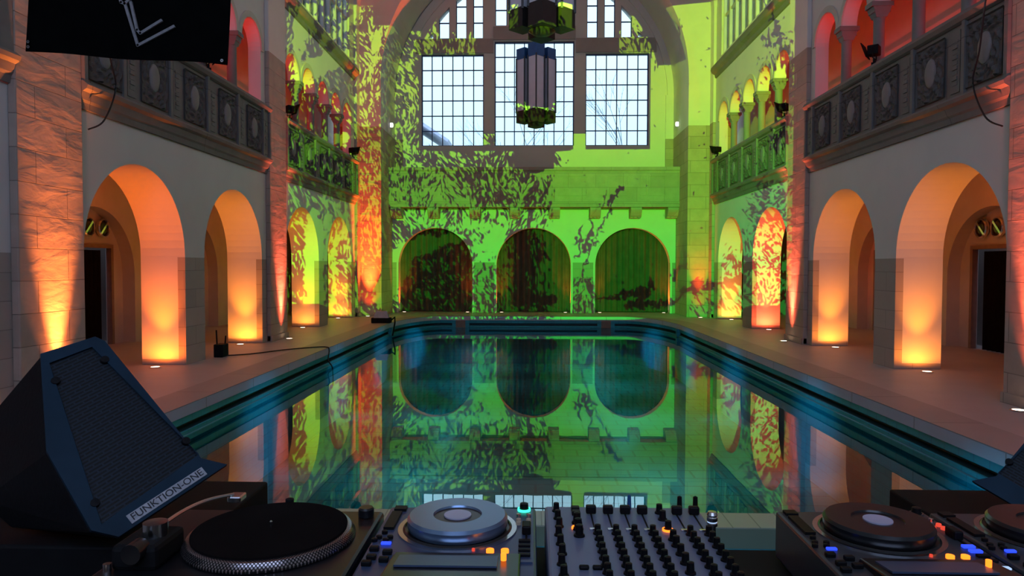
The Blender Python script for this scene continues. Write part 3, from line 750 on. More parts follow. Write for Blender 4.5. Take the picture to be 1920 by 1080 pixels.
for i in range(1, n_):                       # coping slab as a U, not across the near end
    j = (i+1) % n_
    a0, a1, b0, b1 = L7[i], L7[j], L0c[i], L0c[j]
    mb.hull8([(a0[0], a0[1], -.17), (a1[0], a1[1], -.17), (b1[0], b1[1], -.17), (b0[0], b0[1], -.17), (a0[0], a0[1], .004), (a1[0], a1[1], .004), (b1[0], b1[1], .004), (b0[0], b0[1], .004)])
cop = mb.build('trim_12', 'coping_stone', kind='structure')
cop.data.materials.append(MATS['coping_face_daylit'])
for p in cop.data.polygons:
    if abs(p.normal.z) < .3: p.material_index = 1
def sweep(prof, name, mat, kind='structure', parent=None):
    mb = MB(); loops = [outline(i_) for i_, z in prof]; n_ = len(loops[0]); vs = []; fs = []
    for l, (i_, z) in zip(loops, prof): vs += [(x, y, z) for x, y in l]
    for k in range(len(prof)-1):
        for i in range(n_): j = (i+1) % n_; fs.append((k*n_+i, k*n_+j, (k+1)*n_+j, (k+1)*n_+i))
    mb.add(vs, fs); o = mb.build(name, mat, parent)
    if kind: o['kind'] = kind
    return o
sweep([(.6, -.17), (.03, -.172), (.03, -.285), (.05, -.30)], 'trim_13', 'pool_tile')
sweep([(.05, -.30), (.17, -.31), (.17, -.375), (.02, -.385)], 'trim_14', 'groove_tile')
sweep([(.02, -.385), (.0, -.395), (.0, -.45), (-.02, -.46), (-.02, -2.0)], 'wall_pool', 'pool_tile')
MB().prism(outline(.3), -2.12, -2.0, 2).build('floor_pool', 'pool_floor_tile', kind='structure')
w_ = MB(); ol = outline(-.02); w_.add([(x, y, -.4735) for x, y in ol], [tuple(range(len(ol)))])
o = w_.build('pool_water', 'water')
if o.data.polygons[0].normal.z < 0: o.data.flip_normals()
o['kind'] = 'stuff'; tag(o, 'calm clear teal water filling the long pool, mirroring the hall', 'water')
# near kerb
o = MB().box(-5.3, 5.3, 5.60, 5.95, -.32, .0).build('pool_kerb', 'kerb_tile', bevel=.01)
tag(o, 'pale green tiled kerb across the near end of the pool behind the mixer', 'kerb')
# corner seams and outlets
for sg, sd in ((-1, 'left'), (1, 'right')):
    o = MB().box(min(sg*5.22, sg*5.36), max(sg*5.22, sg*5.36), 25.5, 25.72, -.46, -.17).build('gutter_post', 'pool_tile', bevel=.01)
    tag(o, 'small teal post in the pool gutter at the far %s corner' % sd, 'post', 'teal gutter posts')
    o = MB().box(sg*3.05-.2, sg*3.05+.2, 29.19, 29.4, -.47, -.17).build('gutter_block', 'brown_block')
    tag(o, 'brown block breaking the gutter in the far pool edge, %s of centre' % sd, 'block', 'brown blocks in the far gutter')
    for q in (-1, 1): MB().box(sg*3.05+q*.28-.08, sg*3.05+q*.28+.08, 29.21, 29.4, -.46, -.17).build('tile_cheek', 'pool_tile', o)
# outside walls closing the hall
MB().prism([[(-12, -.4), (12, -.4), (12, 18), (-12, 18)], [(-4.5, 5.5), (4.5, 5.5), (4.5, 12), (-4.5, 12)]], -6.4, -6.2, 1).build('wall_back', 'plaster', kind='structure')  # unseen wall; its opening is added and sized for grey fill light
portal('back_opening_portal', (0, -6.5, 8.75), (PI/2, 0, 0), 9.0, 6.5)
MB().prism([[(-12.2, -.2), (12.2, -.2), (12.2, 4.7), (-12.2, 4.7)], ], YW+.46, YW+.6, 1).build('wall_far_outer', 'dark_plaster', kind='structure')
# ------------------------------------------------------------------ curtains in the end arches
for c, w3 in zip(EC, ('left', 'middle', 'right')):
    nn = 150; vs = []
    for j in (0, 1):
        for i in range(nn+1):
            x = c-1.9+3.8*i/nn; d = .05*math.sin(i*.62)+.03*math.sin(i*.27+c)
            vs.append((x, YE+.62+d, .03 if j == 0 else 4.1))
    vs2 = [(x, y+.01, z) for x, y, z in vs]; m1 = nn+1
    q = MB().add(vs+vs2, [(i, i+1, m1+i+1, m1+i) for i in range(nn)]+[(2*m1+i, 3*m1+i, 3*m1+i+1, 2*m1+i+1) for i in range(nn)]+[(i, 2*m1+i, 2*m1+i+1, i+1) for i in range(nn)]+[(m1+i, m1+i+1, 3*m1+i+1, 3*m1+i) for i in range(nn)])
    o = q.build('stage_curtain', 'curtain_cloth', smooth=True)
    tag(o, 'tall pleated dark curtain filling the %s arch of the end wall' % w3, 'curtain', 'pleated curtains in the end arches')
# ------------------------------------------------------------------ lanterns
def prism_lantern():
    t = thing('pendant_lantern', 'smaller pendant lantern of frosted prisms hanging before the middle window', 'lantern', (0.02, 17.7, 5.66), 'hanging prism lanterns')
    H = 1.95; r = .205
    def dia(cx, cy, rr, z0, z1, mb): mb.prism([(cx+rr, cy), (cx, cy+rr), (cx-rr, cy), (cx, cy-rr)], z0, z1, 2)
    cs = [(.29, 0), (-.29, 0), (0, .29), (0, -.29)]
    a = MB(); b = MB(); c = MB(); d = MB()
    for (x, y) in cs:
        dia(x, y, r, 1.62, H-(.0 if y else .06), a); dia(x, y, r*1.01, .0+(.0 if y else .05), .34, b)
        dia(x, y, r*.955, .34, 1.62, c)
        for ex, ey in ((r, 0), (-r, 0), (0, r), (0, -r)): d.box(x+ex-.018, x+ex+.018, y+ey-.018, y+ey+.018, .3, 1.66)
    dia(0, 0, .17, .1, 1.85, b)
    a.build('cap', 'blue_tint_metal', t, local=True); b.build('base', 'bronze', t, local=True); c.build('frosted_panel', 'frosted', t, local=True); d.build('frame', 'bronze', t, local=True)
    MB().lathe([(.18, .0), (.2, -.03), (.14, -.07), (.05, -.09)], (0, -.12, .02), 20).build('rose', 'bronze', t, smooth=True, local=True)
    MB().tube([(0, 0, 1.85), (0, 0, 10.9)], .018, 6).build('cable', 'cable', t, local=True)
    return t
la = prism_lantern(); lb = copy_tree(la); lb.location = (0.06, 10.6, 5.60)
lb['label'] = 'larger pendant lantern cut by the top edge, green leaves projected on its base'
# ------------------------------------------------------------------ floor lights
OR = (1, .165, .006); YO = (1, .25, .012); RO = (1, .09, .02); PK = (1, .13, .06)
lightproto = None
def floor_light(loc, label, color, power, target, angle=1.0, blend=.9):
    global lightproto
    if lightproto is None:
        t = thing('floor_uplight', label, 'floor light', loc, 'recessed floor uplights')
        MB().lathe([(.115, -.0), (.12, .012), (.10, .018), (.085, .018)], n=20, caps=False).build('rim', 'chrome', t, smooth=True, local=True)
        MB().lathe([(.088, .002), (.088, .014), (.04, .018), (.001, .019)], n=20).build('lens', 'lens_warm', t, smooth=True, local=True)
        lightproto = t
    else:
        t = copy_tree(lightproto); t.location = loc; t['label'] = label
    lamp('uplight_beam', 'SPOT', (loc[0], loc[1], loc[2]+.05), color, power, .05, target, angle, blend)
for sg, sd in ((-1, 'left'), (1, 'right')):
    cols = {-1: [(OR, 1.), (OR, 1.15), (YO, .85), (YO, .5), (YO, .5)], 1: [(OR, 1.), (YO, .75), (YO, .7), (RO, 1.3), (YO, .6)]}[sg]
    for k, c in enumerate(ARCH[1:]):
        wd = ['beside the camera', 'at the first arch', 'at the second arch', 'at the third arch', 'at the fourth, farthest arch'][k]
        y = c+R_A-.42; cl, pw = cols[k]
        floor_light((sg*7.84, y, 0.0), 'glowing round uplight in the %s deck %s pier' % (sd, wd), cl, 75*pw, (sg*7.90, y+.30, 2.3), 3.05, .45)
        lamp('uplight_beam', 'SPOT', (sg*7.84, y, .06), cl, 520*pw, .05, (sg*7.90, y+.26, 2.5), 1.0, 1.0)
    for k, y in enumerate((10.35, 19.85, 28.9)):
        wd = ['nearest pilaster', 'middle pilaster', 'corner by the end arch'][k]
        if k == 2:
            floor_light((sg*6.90, y, 0.0), 'glowing round uplight before the end arch pier, %s side' % sd, (1, .075, .012), 110 if sg < 0 else 45, (sg*6.90, 29.2, 2.5), 1.3, 1.0)
            lamp('uplight_beam', 'SPOT', (sg*6.9, 28.85, .06), (1, .085, .012), 11000 if sg < 0 else 1100, .05, (sg*6.88, 29.2, 5.2), .62, 1.0)
            continue
        cl = (1, .22, .04) if sg < 0 and k == 0 else PK
        floor_light((sg*7.05, y, 0.0), 'glowing round uplight at the foot of the %s, %s side' % (wd, sd), cl, [300, 300, 160][k], (sg*7.22, y, 2.5), 1.0, 1.0)
        lamp('uplight_beam', 'SPOT', (sg*7.05, y, .06), cl, [5000, 5200, 1800][k], .05, (sg*7.26, y, 3.6), .56, 1.0)
for c, w3 in zip(EC, ('left', 'middle', 'right')):
    for q, w4 in ((-1, 'left'), (1, 'right')):
        floor_light((c+q*1.45, YE+.15, 0), 'tiny glowing uplight inside the %s end arch, %s jamb' % (w3, w4), (1, .16, .02), 270, (c+q*1.56, YE+.2, 2), 1.1, 1.0)
for sg in (-1, 1):
    for c in ARCH[2:]: lamp('gallery_orange_fill', 'POINT', (sg*9.6, c-.6, 4.1), (1, .15, .015), 15, .1)  # fill lamps without a fixture, added to warm the lower galleries
# red light in the upper galleries
for sg in (-1, 1):
    for y in (12.3, 15.6, 18.6, 22.6, 26.4):
        lamp('gallery_red_glow', 'SPOT', (sg*8.35, y, 5.1), (1, .022, .008), 175, .08, (sg*9.2, y, 7.2), 2.4, .6)
# teal underwater lamps
for sg in (-1, 1):
    for y in (8.0, 13.3, 18.6, 23.9, 28.0):
        lamp('underwater_lamp', 'SPOT', (sg*3.2, y, -1.25), (.01, .46, .80), 130, .12, (sg*5.3, y, -1.22), 1.25, .8)
        lamp('underwater_lamp', 'SPOT', (sg*2.4, y, -.62), (.005, .50, .62), 80, .12, (sg*2.4, y, -2), 2.6, .6)
# ------------------------------------------------------------------ small fittings
def floodlight(loc, rz, label):
    t = thing('stage_floodlight', label, 'spotlight', loc, 'black floodlights on the balcony rails', rz)
    MB().box(-.13, .13, -.10, .12, .16, .36).build('lamp_head', 'black_matte', t, local=True, bevel=.015)
    MB().hull8([(-.17, .12, .12), (.17, .12, .12), (.17, .14, .12), (-.17, .14, .12), (-.20, .22, .42), (.20, .22, .42), (.20, .24, .42), (-.20, .24, .42)]).build('barn_door', 'black_matte', t, local=True)
    mb = MB().tube([(-.16, 0, .28), (-.16, 0, .08), (.16, 0, .08), (.16, 0, .28)], .012, 6); mb.build('yoke', 'black_matte', t, local=True)
    MB().tube([(0, 0, .08), (0, 0, -.04)], .03, 8).box(-.06, .06, -.05, .05, -.06, .0).build('clamp', 'black_matte', t, local=True)
    return t
floodlight((-7.30, 15.5, 6.51), -.9, 'black floodlight clamped on the left near balcony rail beneath the banner corner')
floodlight((7.30, 15.4, 6.51), .9, 'black floodlight on the right near balcony rail against the red arcade')
floodlight((-7.30, 20.75, 6.51), -.8, 'black floodlight on the left far balcony beside the middle pilaster')
floodlight((7.30, 20.75, 6.51), .8, 'black floodlight on the right far balcony beside the middle pilaster')
floodlight((-7.30, 28.1, 6.51), -.5, 'black floodlight at the far end of the left balcony')
floodlight((7.30, 28.1, 6.51), .5, 'black floodlight at the far end of the right balcony')
for sg, sd in ((-1, 'left'), (1, 'right')):
    o = MB().lathe([(.001, -.11), (.07, -.09), (.09, 0), (.07, .09), (.001, .11)], (sg*6.30, 31.0, 8.36), 12).build('wall_lamp', 'white_plastic', smooth=True)
    tag(o, 'small white wall lamp inside the %s side of the end arch' % sd, 'wall lamp', 'white wall lamps in the end arch')
    MB().box(min(sg*6.36, sg*6.41), max(sg*6.36, sg*6.41), 30.94, 31.06, 8.25, 8.47).build('bracket', 'chrome', o)
# floodlight on the far pool corner
t = thing('pool_floodlight', 'dark floodlight with a grey slanted face on the far left pool corner', 'floodlight', (-5.62, 25.6, 0.0))
MB().box(-.36, .36, -.14, .18, .0, .20).build('housing', 'black_matte', t, local=True, bevel=.03)
MB().hull8([(-.29, -.13, .18), (.29, -.13, .18), (.29, .16, .18), (-.29, .16, .18), (-.2, -.02, .44), (.2, -.02, .44), (.2, .14, .44), (-.2, .14, .44)]).build('glass_face', 'pale_face', t, local=True, bevel=.02)
MB().tube([(.36, 0, .1), (.5, .0, .22), (.52, -.1, .02), (.5, -.3, -.3), (.47, -.3, -.44)], .03, 6).build('bracket_arm', 'black_matte', t, local=True)
t = thing('floor_box', 'small black equipment box with upright plugs leaning at the left stone pier', 'equipment', (-7.27, 15.9, 0))
MB().box(-.10, .12, -.16, .16, 0, .30).build('case', 'black_matte', t, local=True, bevel=.02)
MB().tube([(-.06, -.05, .25), (-.07, -.06, .62)], .018, 6).tube([(.08, .05, .25), (.1, .05, .48)], .016, 6).build('plug', 'black_matte', t, local=True)
def catm(ps, n=8):
    out = []
    for i in range(len(ps)-1):
        p0 = ps[max(i-1, 0)]; p1 = ps[i]; p2 = ps[i+1]; p3 = ps[min(i+2, len(ps)-1)]
        for k in range(n):
            t_ = k/n; out.append(tuple(.5*((2*p1[a])+(-p0[a]+p2[a])*t_+(2*p0[a]-5*p1[a]+4*p2[a]-p3[a])*t_**2+(-p0[a]+3*p1[a]-3*p2[a]+p3[a])*t_**3) for a in range(3)))
    out.append(ps[-1]); return out
o = MB().tube(catm([(-7.15, 15.95, .02), (-6.7, 16.3, .02), (-6.2, 17.1, .022), (-5.7, 17.6, .024), (-5.35, 17.7, .026), (-5.27, 17.72, -.05), (-5.26, 17.6, -.3), (-5.1, 17.4, -.47), (-5.05, 17.3, -.9)]), .016, 6).build('power_cable', 'cable', smooth=True)
tag(o, 'thin black cable running across the left deck into the pool', 'cable')
for sg, sd in ((-1, 'left'), (1, 'right')):
    o = MB().tube(catm([(sg*7.2, 11.45, 6.47), (sg*7.13, 11.45, 6.3), (sg*7.12, 11.55, 5.6), (sg*7.12, 11.7, 5.1), (sg*7.14, 11.4, 4.5), (sg*7.25, 11.15, 4.3)]), .014, 6).build('hanging_cable', 'cable', smooth=True)
    tag(o, 'loose black cable hanging over the %s parapet beside the nearest pilaster' % sd, 'cable')
# ------------------------------------------------------------------ banner
t = thing('hanging_banner', 'black banner with a grey outlined angular mark, hanging at the top left', 'banner', (-4.2, 7.0, 4.12))
Pc = [(-5.22, 4.27), (-3.16, 4.12)]
nx = 24; nz_ = 14; vs = []
for j in range(nz_+1):
    for i in range(nx+1):
        a = i/nx; b = j/nz_
        x = -5.22+2.06*a+(.10*b); z = 4.27-.15*a+1.75*b+.012*math.sin(a*9)*(1-b); y = 7.0+.02*math.sin(a*7+b*3)
        vs.append((x, y, z))
m1 = (nx+1)*(nz_+1); vs2 = [(x, y+.012, z) for x, y, z in vs]
fs = []
for j in range(nz_):
    for i in range(nx):
        k = j*(nx+1)+i; fs += [(k, k+1, k+nx+2, k+nx+1), (m1+k, m1+k+nx+1, m1+k+nx+2, m1+k+1)]
for i in range(nx): fs += [(i, m1+i, m1+i+1, i+1)]
for j in range(nz_): a_ = j*(nx+1); b_ = a_+nx; fs += [(a_, a_+nx+1, m1+a_+nx+1, m1+a_), (b_, m1+b_, m1+b_+nx+1, b_+nx+1)]
MB().add(vs+vs2, fs).build('cloth', 'banner_cloth', t, smooth=True)
bx = lambda x: -5.22+(x-48)*.00548; bz = lambda y: 4.27+(97-y)*.00548
def stroke(mb, pts, r): 
    for (x0, y0), (x1, y1) in zip(pts[:-1], pts[1:]):
        a = Vector((bx(x0), bz(y0))); b = Vector((bx(x1), bz(y1))); d = (b-a).normalized(); n_ = Vector((-d.y, d.x))*r
        a = a-d*r*.7; b = b+d*r*.7
        q = [a-n_, b-n_, b+n_, a+n_]
        mb.hull8([(p.x, 6.955, p.y) for p in q]+[(p.x, 6.975, p.y) for p in q])
mb = MB()
stroke(mb, [(225, -14), (233, 12), (240, 14), (263, 90), (330, 56)], .013)
stroke(mb, [(240, 14), (252, 4), (272, -2)], .013); stroke(mb, [(251, 12), (262, 62), (268, 68), (307, 45)], .013)
stroke(mb, [(225, -14), (215, -60), (262, -95), (300, -72), (282, -20)], .013)
mb.build('printed_mark', 'banner_print', t)
MB().tube([(-5.16, 7.0, 5.98), (-3.02, 7.0, 5.84)], .025, 8).build('top_bar', 'black_matte', t)
for x, z in ((-5.1, 5.98), (-3.08, 5.85)): MB().tube([(x, 7.0, z), (x, 7.0, 15.5)], .006, 6).build('suspension_wire', 'cable', t)
for x, z in ((-5.18, 4.31), (-5.18, 4.36), (-3.2, 4.16)): MB().lathe([(.006, -.004), (.016, -.004), (.016, .004), (.006, .004)], (x, 6.985, z), 12, 1, False).build('eyelet', 'chrome', t)
# ------------------------------------------------------------------ DJ table and gear
ZG = 1.56; ZTB = 1.45
t = thing('equipment_table', 'black cloth-covered table carrying the turntable, players and mixer', 'table', (.35, 1.3, -.3))
MB().box(-1.0, 1.75, 1.02, 1.60, ZTB-.04, ZTB).build('table_top', 'black_matte', t, bevel=.004)
MB().box(-.97, 1.72, 1.05, 1.57, -.3, ZTB-.04).build('table_skirt', 'black_cloth', t)
def ring_pts(c, r, n=24): return [(c[0]+r*math.cos(2*PI*i/n), c[1]+r*math.sin(2*PI*i/n)) for i in range(n)]
# turntable
t = thing('turntable', 'black vinyl turntable with dotted silver platter rim, leftmost on the table', 'turntable', (-.645, 1.365, ZTB))
MB().box(-.875, -.42, 1.175, 1.545, ZTB+.015, ZTB+.10).build('body', 'black_gloss', t, bevel=.008)
for x in (-.83, -.46):
    for y in (1.22, 1.50): MB().lathe([(.03, 0), (.03, .02)], (x, y, ZTB), 14).build('foot', 'black_matte', t)
pc = (-.614, 1.375)
pl_t = MB().lathe([(.166, .0), (.166, .004), (.158, .016), (.152, .018), (.001, .018)], n=72).build('platter', 'rim_dots', t, smooth=True, local=True)
pl_t.location = (pc[0]+.645, pc[1]-1.365, ZG-ZTB-.008)
MB().lathe([(.150, .0), (.150, .004), (.001, .004)], (pc[0], pc[1], ZG+.010), 64).build('slipmat', 'black_cloth', t, smooth=True)
MB().lathe([(.0035, 0), (.003, .014), (.001, .016)], (pc[0], pc[1], ZG+.012), 12).build('spindle', 'chrome', t, smooth=True)
MB().lathe([(.017, 0), (.017, .016), (.014, .02), (.001, .02)], (-.452, 1.505, ZG-.008), 20).build('start_button', 'black_gloss', t, smooth=True)
MB().lathe([(.009, 0), (.009, .028), (.004, .03)], (-.632, 1.535, ZG-.01), 16).build('target_light', 'black_matte', t, smooth=True)
MB().box(-.85, -.765, 1.22, 1.33, ZG-.012, ZG+.035).build('tonearm_base', 'black_matte', t, bevel=.01)
MB().lathe([(.022, 0), (.022, .03), (.001, .031)], (-.795, 1.275, ZG+.03), 20).build('pivot', 'chrome', t, smooth=True)
MB().tube(catm([(-.795, 1.26, ZG+.045), (-.79, 1.36, ZG+.048), (-.775, 1.44, ZG+.045), (-.745, 1.50, ZG+.038)]), .004, 8).build('tonearm', 'chrome', t, smooth=True)
MB().box(-.755, -.725, 1.49, 1.525, ZG+.022, ZG+.036).build('headshell', 'chrome', t, bevel=.003)
MB().lathe([(.018, 0), (.018, .035)], (-.80, 1.20, ZG+.028), 18, 1).build('counterweight', 'black_gloss', t, smooth=True)
for q, (x, y) in enumerate(((-.845, 1.205), (-.83, 1.36), (-.86, 1.40))): MB().lathe([(.007, 0), (.007, .02), (.001, .02)], (x, y, ZG-.01), 12).build('knob', 'chrome', t, smooth=True)
# media player
def player(name_label, dx, left_lit):
    X0, X1, Y0, Y1 = -.405, -.080, 1.14, 1.545
    t = thing('media_player', name_label, 'media player', (dx-.24, 1.34, ZTB), 'disc-style media players on the table')
    B = lambda: MB()
    def fin(mb, nm, mt, **k):
        mb.v = [(x+dx, y, z) for x, y, z in mb.v]; return mb.build(nm, mt, t, **k)
    top = 'deck_blue_sheen' if left_lit else 'grey_deck'
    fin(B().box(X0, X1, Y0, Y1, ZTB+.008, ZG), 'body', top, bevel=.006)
    for x in (X0+.04, X1-.04):
        for y in (Y0+.04, Y1-.04): fin(B().lathe([(.014, 0), (.014, .012)], (x, y, ZTB), 12), 'foot', 'black_matte')
    c = (-.242, 1.42)
    fin(B().lathe([(.122, -.004), (.122, .003), (.112, .003), (.112, -.004)], (c[0], c[1], ZG), 56, 2, False), 'bezel', 'chrome', smooth=True)
    fin(B().lathe([(.112, -.004), (.112, .002), (.108, .006), (.108, .002)], (c[0], c[1], ZG), 56), 'jog_ring', 'black_gloss', smooth=True)
    fin(B().lathe([(.100, .004), (.103, .010), (.103, .024), (.098, .030), (.050, .030), (.048, .026), (.001, .026)], (c[0], c[1], ZG), 56), 'jog_wheel', 'jog_blue_sheen' if left_lit else 'black_gloss', smooth=True)
    jw = [q_ for q_ in kids(t) if q_.name.startswith('jog_wheel')][0]; o_ = fin(B().lathe([(.048, .0262), (.001, .0268)], (c[0], c[1], ZG), 40), 'jog_plate', 'black_gloss', smooth=True); o_.parent = jw
    fin(B().lathe([(.028, .0265), (.028, .029), (.001, .029)], (c[0], c[1], ZG), 32), 'jog_display', 'pale_face', smooth=True)
    # display hood near the camera
    fin(B().hull8([(X0+.06, Y0, ZG-.004), (X1-.03, Y0, ZG-.004), (X1-.03, 1.285, ZG-.004), (X0+.06, 1.285, ZG-.004), (X0+.06, Y0, ZG+.022), (X1-.03, Y0, ZG+.022), (X1-.03, 1.278, ZG+.008), (X0+.06, 1.278, ZG+.008)]), 'display_housing', 'black_gloss', bevel=.003)
    fin(B().hull8([(X0+.075, 1.19, ZG+.018), (X1-.07, 1.19, ZG+.018), (X1-.07, 1.25, ZG+.010), (X0+.075, 1.25, ZG+.010), (X0+.075, 1.19, ZG+.0215), (X1-.07, 1.19, ZG+.0215), (X1-.07, 1.25, ZG+.0145), (X0+.075, 1.25, ZG+.0145)]), 'display', 'deck_blue_sheen')
    for x in (-.168, -.140): fin(B().lathe([(.0075, 0), (.0075, .006), (.001, .008)], (x, 1.300, ZG), 14), 'play_button' if x > -.15 else 'cue_button', 'led_orange', smooth=True)
    fin(B().lathe([(.005, 0), (.005, .012), (.001, .013)], (-.14, 1.235, ZG+.013), 10), 'indicator', 'led_orange', smooth=True)
    fin(B().lathe([(.003, 0), (.003, .005)], (-.2, 1.305, ZG), 10), 'small_indicator', 'led_red')
    fin(B().box(-.382, -.362, 1.327, 1.336, ZG, ZG+.005), 'power_indicator', 'led_blue', bevel=.002)
    # left strip: slot, buttons
    fin(B().box(-.393, -.372, 1.405, 1.50, ZG, ZG+.006), 'loop_slot', 'knob'); fin(B().box(-.392, -.366, 1.512, 1.535, ZG, ZG+.006), 'card_door', 'knob')
    for (x, y) in ((-.386, 1.385), (-.392, 1.36), (-.37, 1.36), (-.398, 1.345), (-.376, 1.345)): fin(B().lathe([(.006, 0), (.006, .006), (.001, .007)], (x, y, ZG), 10), 'button', 'knob', smooth=True)
    for (x, y) in ((-.388, 1.30), (-.36, 1.285), (-.385, 1.262), (-.36, 1.252), (-.388, 1.235)): fin(B().box(x-.009, x+.009, y-.006, y+.006, ZG, ZG+.009), 'button', 'knob', bevel=.002)
    # right strip: adjust dial, buttons, tempo slider
    fin(B().lathe([(.0145, .0), (.0145, .005), (.0115, .005), (.0115, .0)], (-.106, 1.528, ZG), 28, 2, False), 'dial_ring', 'led_green' if left_lit else 'chrome', smooth=True)
    fin(B().lathe([(.0105, 0), (.009, .016), (.001, .017)], (-.106, 1.528, ZG), 20), 'dial', 'knob', smooth=True)
    for (x, y, mt) in ((-.117, 1.49, 'chrome'), (-.096, 1.49, 'chrome'), (-.117, 1.462, 'led_red'), (-.096, 1.462, 'led_red'), (-.117, 1.444, 'led_red'), (-.096, 1.444, 'led_red')): fin(B().lathe([(.006, 0), (.005, .006), (.001, .007)], (x, y, ZG), 12), 'button', mt if mt == 'chrome' or not left_lit else 'beige', smooth=True)
    fin(B().box(-.102, -.098, 1.36, 1.43, ZG, ZG+.003), 'tempo_slot', 'knob'); fin(B().box(-.109, -.091, 1.385, 1.42, ZG, ZG+.018), 'tempo_slider', 'knob', bevel=.003)
    for k in range(4): fin(B().box(-.115, -.092, 1.352-k*.022-.006, 1.352-k*.022+.004, ZG, ZG+.005), 'button', 'knob' if left_lit else 'led_blue' if k < 2 else 'knob', bevel=.001)
    fin(B().box(-.118, -.088, 1.252, 1.262, ZG, ZG+.003), 'label_strip', 'led_white' if not left_lit else 'deck_blue_sheen')
    return t
player('media player between turntable and mixer with a blue-sheened jog wheel and green dial ring', 0, True)
player('media player right of the mixer with a dark jog wheel and two orange buttons', .855, False)
player('media player at the right edge of the picture, partly cut off', 1.19, False)
# mixer
t = thing('dj_mixer', 'wide grey mixer crowded with black faders and knobs, middle of the table', 'mixer', (.11, 1.36, ZTB))
MB().box(-.06, .283, 1.13, 1.56, ZTB+.008, ZG).build('body', 'mixer_plate', t, bevel=.006)
for x in (-.03, .25):
    for y in (1.17, 1.52): MB().lathe([(.015, 0), (.015, .012)], (x, y, ZTB), 12).build('foot', 'black_matte', t)
kn = None
def knob(x, y, r=.0075, nm='knob'):
    global kn
    if kn is None:
        kn = MB().lathe([(.0095, 0), (.009, .003), (.0068, .004), (.0060, .019), (.001, .020)], n=14).build('knob', 'knob', t, smooth=True, local=True)
        c = kn
    else:
        c = kn.copy(); COL.objects.link(c)
    c.parent = t; c.location = (x-.11, y-1.36, ZG-ZTB); c.scale = (r/.0075,)*3
fx = [.040, .077, .114, .151, .226, .263]
for x in fx:
    MB().box(x-.0015, x+.0015, 1.425, 1.515, ZG, ZG+.0015).build('fader_slot', 'knob', t)
    MB().box(x-.011, x+.011, 1.503, 1.518, ZG+.002, ZG+.020).build('fader_cap', 'knob', t, bevel=.003)
    MB().box(x-.011, x+.011, 1.412, 1.419, ZG, ZG+.005).build('cue_button', 'chrome', t, bevel=.001)
    for k in range(8): knob(x+.004, 1.398-k*.0305)
for k in range(9): knob(-.035+.0015*(k % 3), 1.525-k*.046)
for y in (1.53, 1.505): MB().box(-.002, .016, y-.008, y+.008, ZG, ZG+.010).build('switch', 'knob', t, bevel=.002)
MB().lathe([(.011, 0), (.011, .004), (.0085, .004), (.0085, 0)], (.004, 1.425, ZG), 20, 2, False).build('lit_ring', 'led_orange', t, smooth=True)
MB().lathe([(.011, 0), (.011, .004), (.0085, .004), (.0085, 0)], (.189, 1.420, ZG), 20, 2, False).build('lit_ring', 'led_orange', t, smooth=True)
for y in (1.455, 1.42, 1.385): knob(.006, y, .009)
for y in (1.52, 1.48, 1.42, 1.37, 1.34, 1.30, 1.26, 1.22): knob(.190, y, .008)
for x in (.004, .028): MB().box(x-.009, x+.009, 1.226, 1.236, ZG, ZG+.008).build('rocker', 'knob', t, bevel=.003)
MB().lathe([(.005, 0), (.004, .03), (.001, .032)], (.128, 1.545, ZG), 12).build('aerial_knob', 'blue_tint_metal', t, smooth=True)
for x, y in ((.24, 1.548), (.275, 1.548)): MB().lathe([(.006, 0), (.005, .028), (.001, .03)], (x, y, ZG), 12).build('headphone_plug', 'knob', t, smooth=True)
t = thing('small_lamp', 'short pale blue ribbed tube standing at the far right corner of the mixer', 'lamp', (.300, 1.50, ZTB))
MB().lathe([(.008, 0), (.008, .09), (.0115, .092), (.0115, .098), (.0095, .10), (.0115, .104), (.0115, .110), (.0095, .112), (.0115, .116), (.009, .122), (.001, .123)], n=16).build('tube', 'chrome', t, smooth=True, local=True)
MB().lathe([(.010, .0985), (.0105, .1005), (.010, .1035)], n=16, caps=False).build('lit_band', 'led_white', t, smooth=True, local=True)
o = MB().hull8([(-.555, 1.10, ZTB), (-.46, 1.10, ZTB), (-.46, 1.13, ZTB), (-.555, 1.13, ZTB), (-.55, 1.12, ZG-.004), (-.458, 1.12, ZG+.012), (-.458, 1.15, ZG+.012), (-.55, 1.15, ZG-.004)]).build('card_sleeve', 'beige', bevel=.003)
tag(o, 'beige cardboard sleeve leaning at the front edge below the turntable', 'sleeve')
o = MB().box(-.86, -.81, 1.10, 1.15, ZTB, ZG-.012).build('sticky_note_pad', 'beige', bevel=.002)
tag(o, 'small yellowish pad at the front left corner of the turntable', 'note pad')
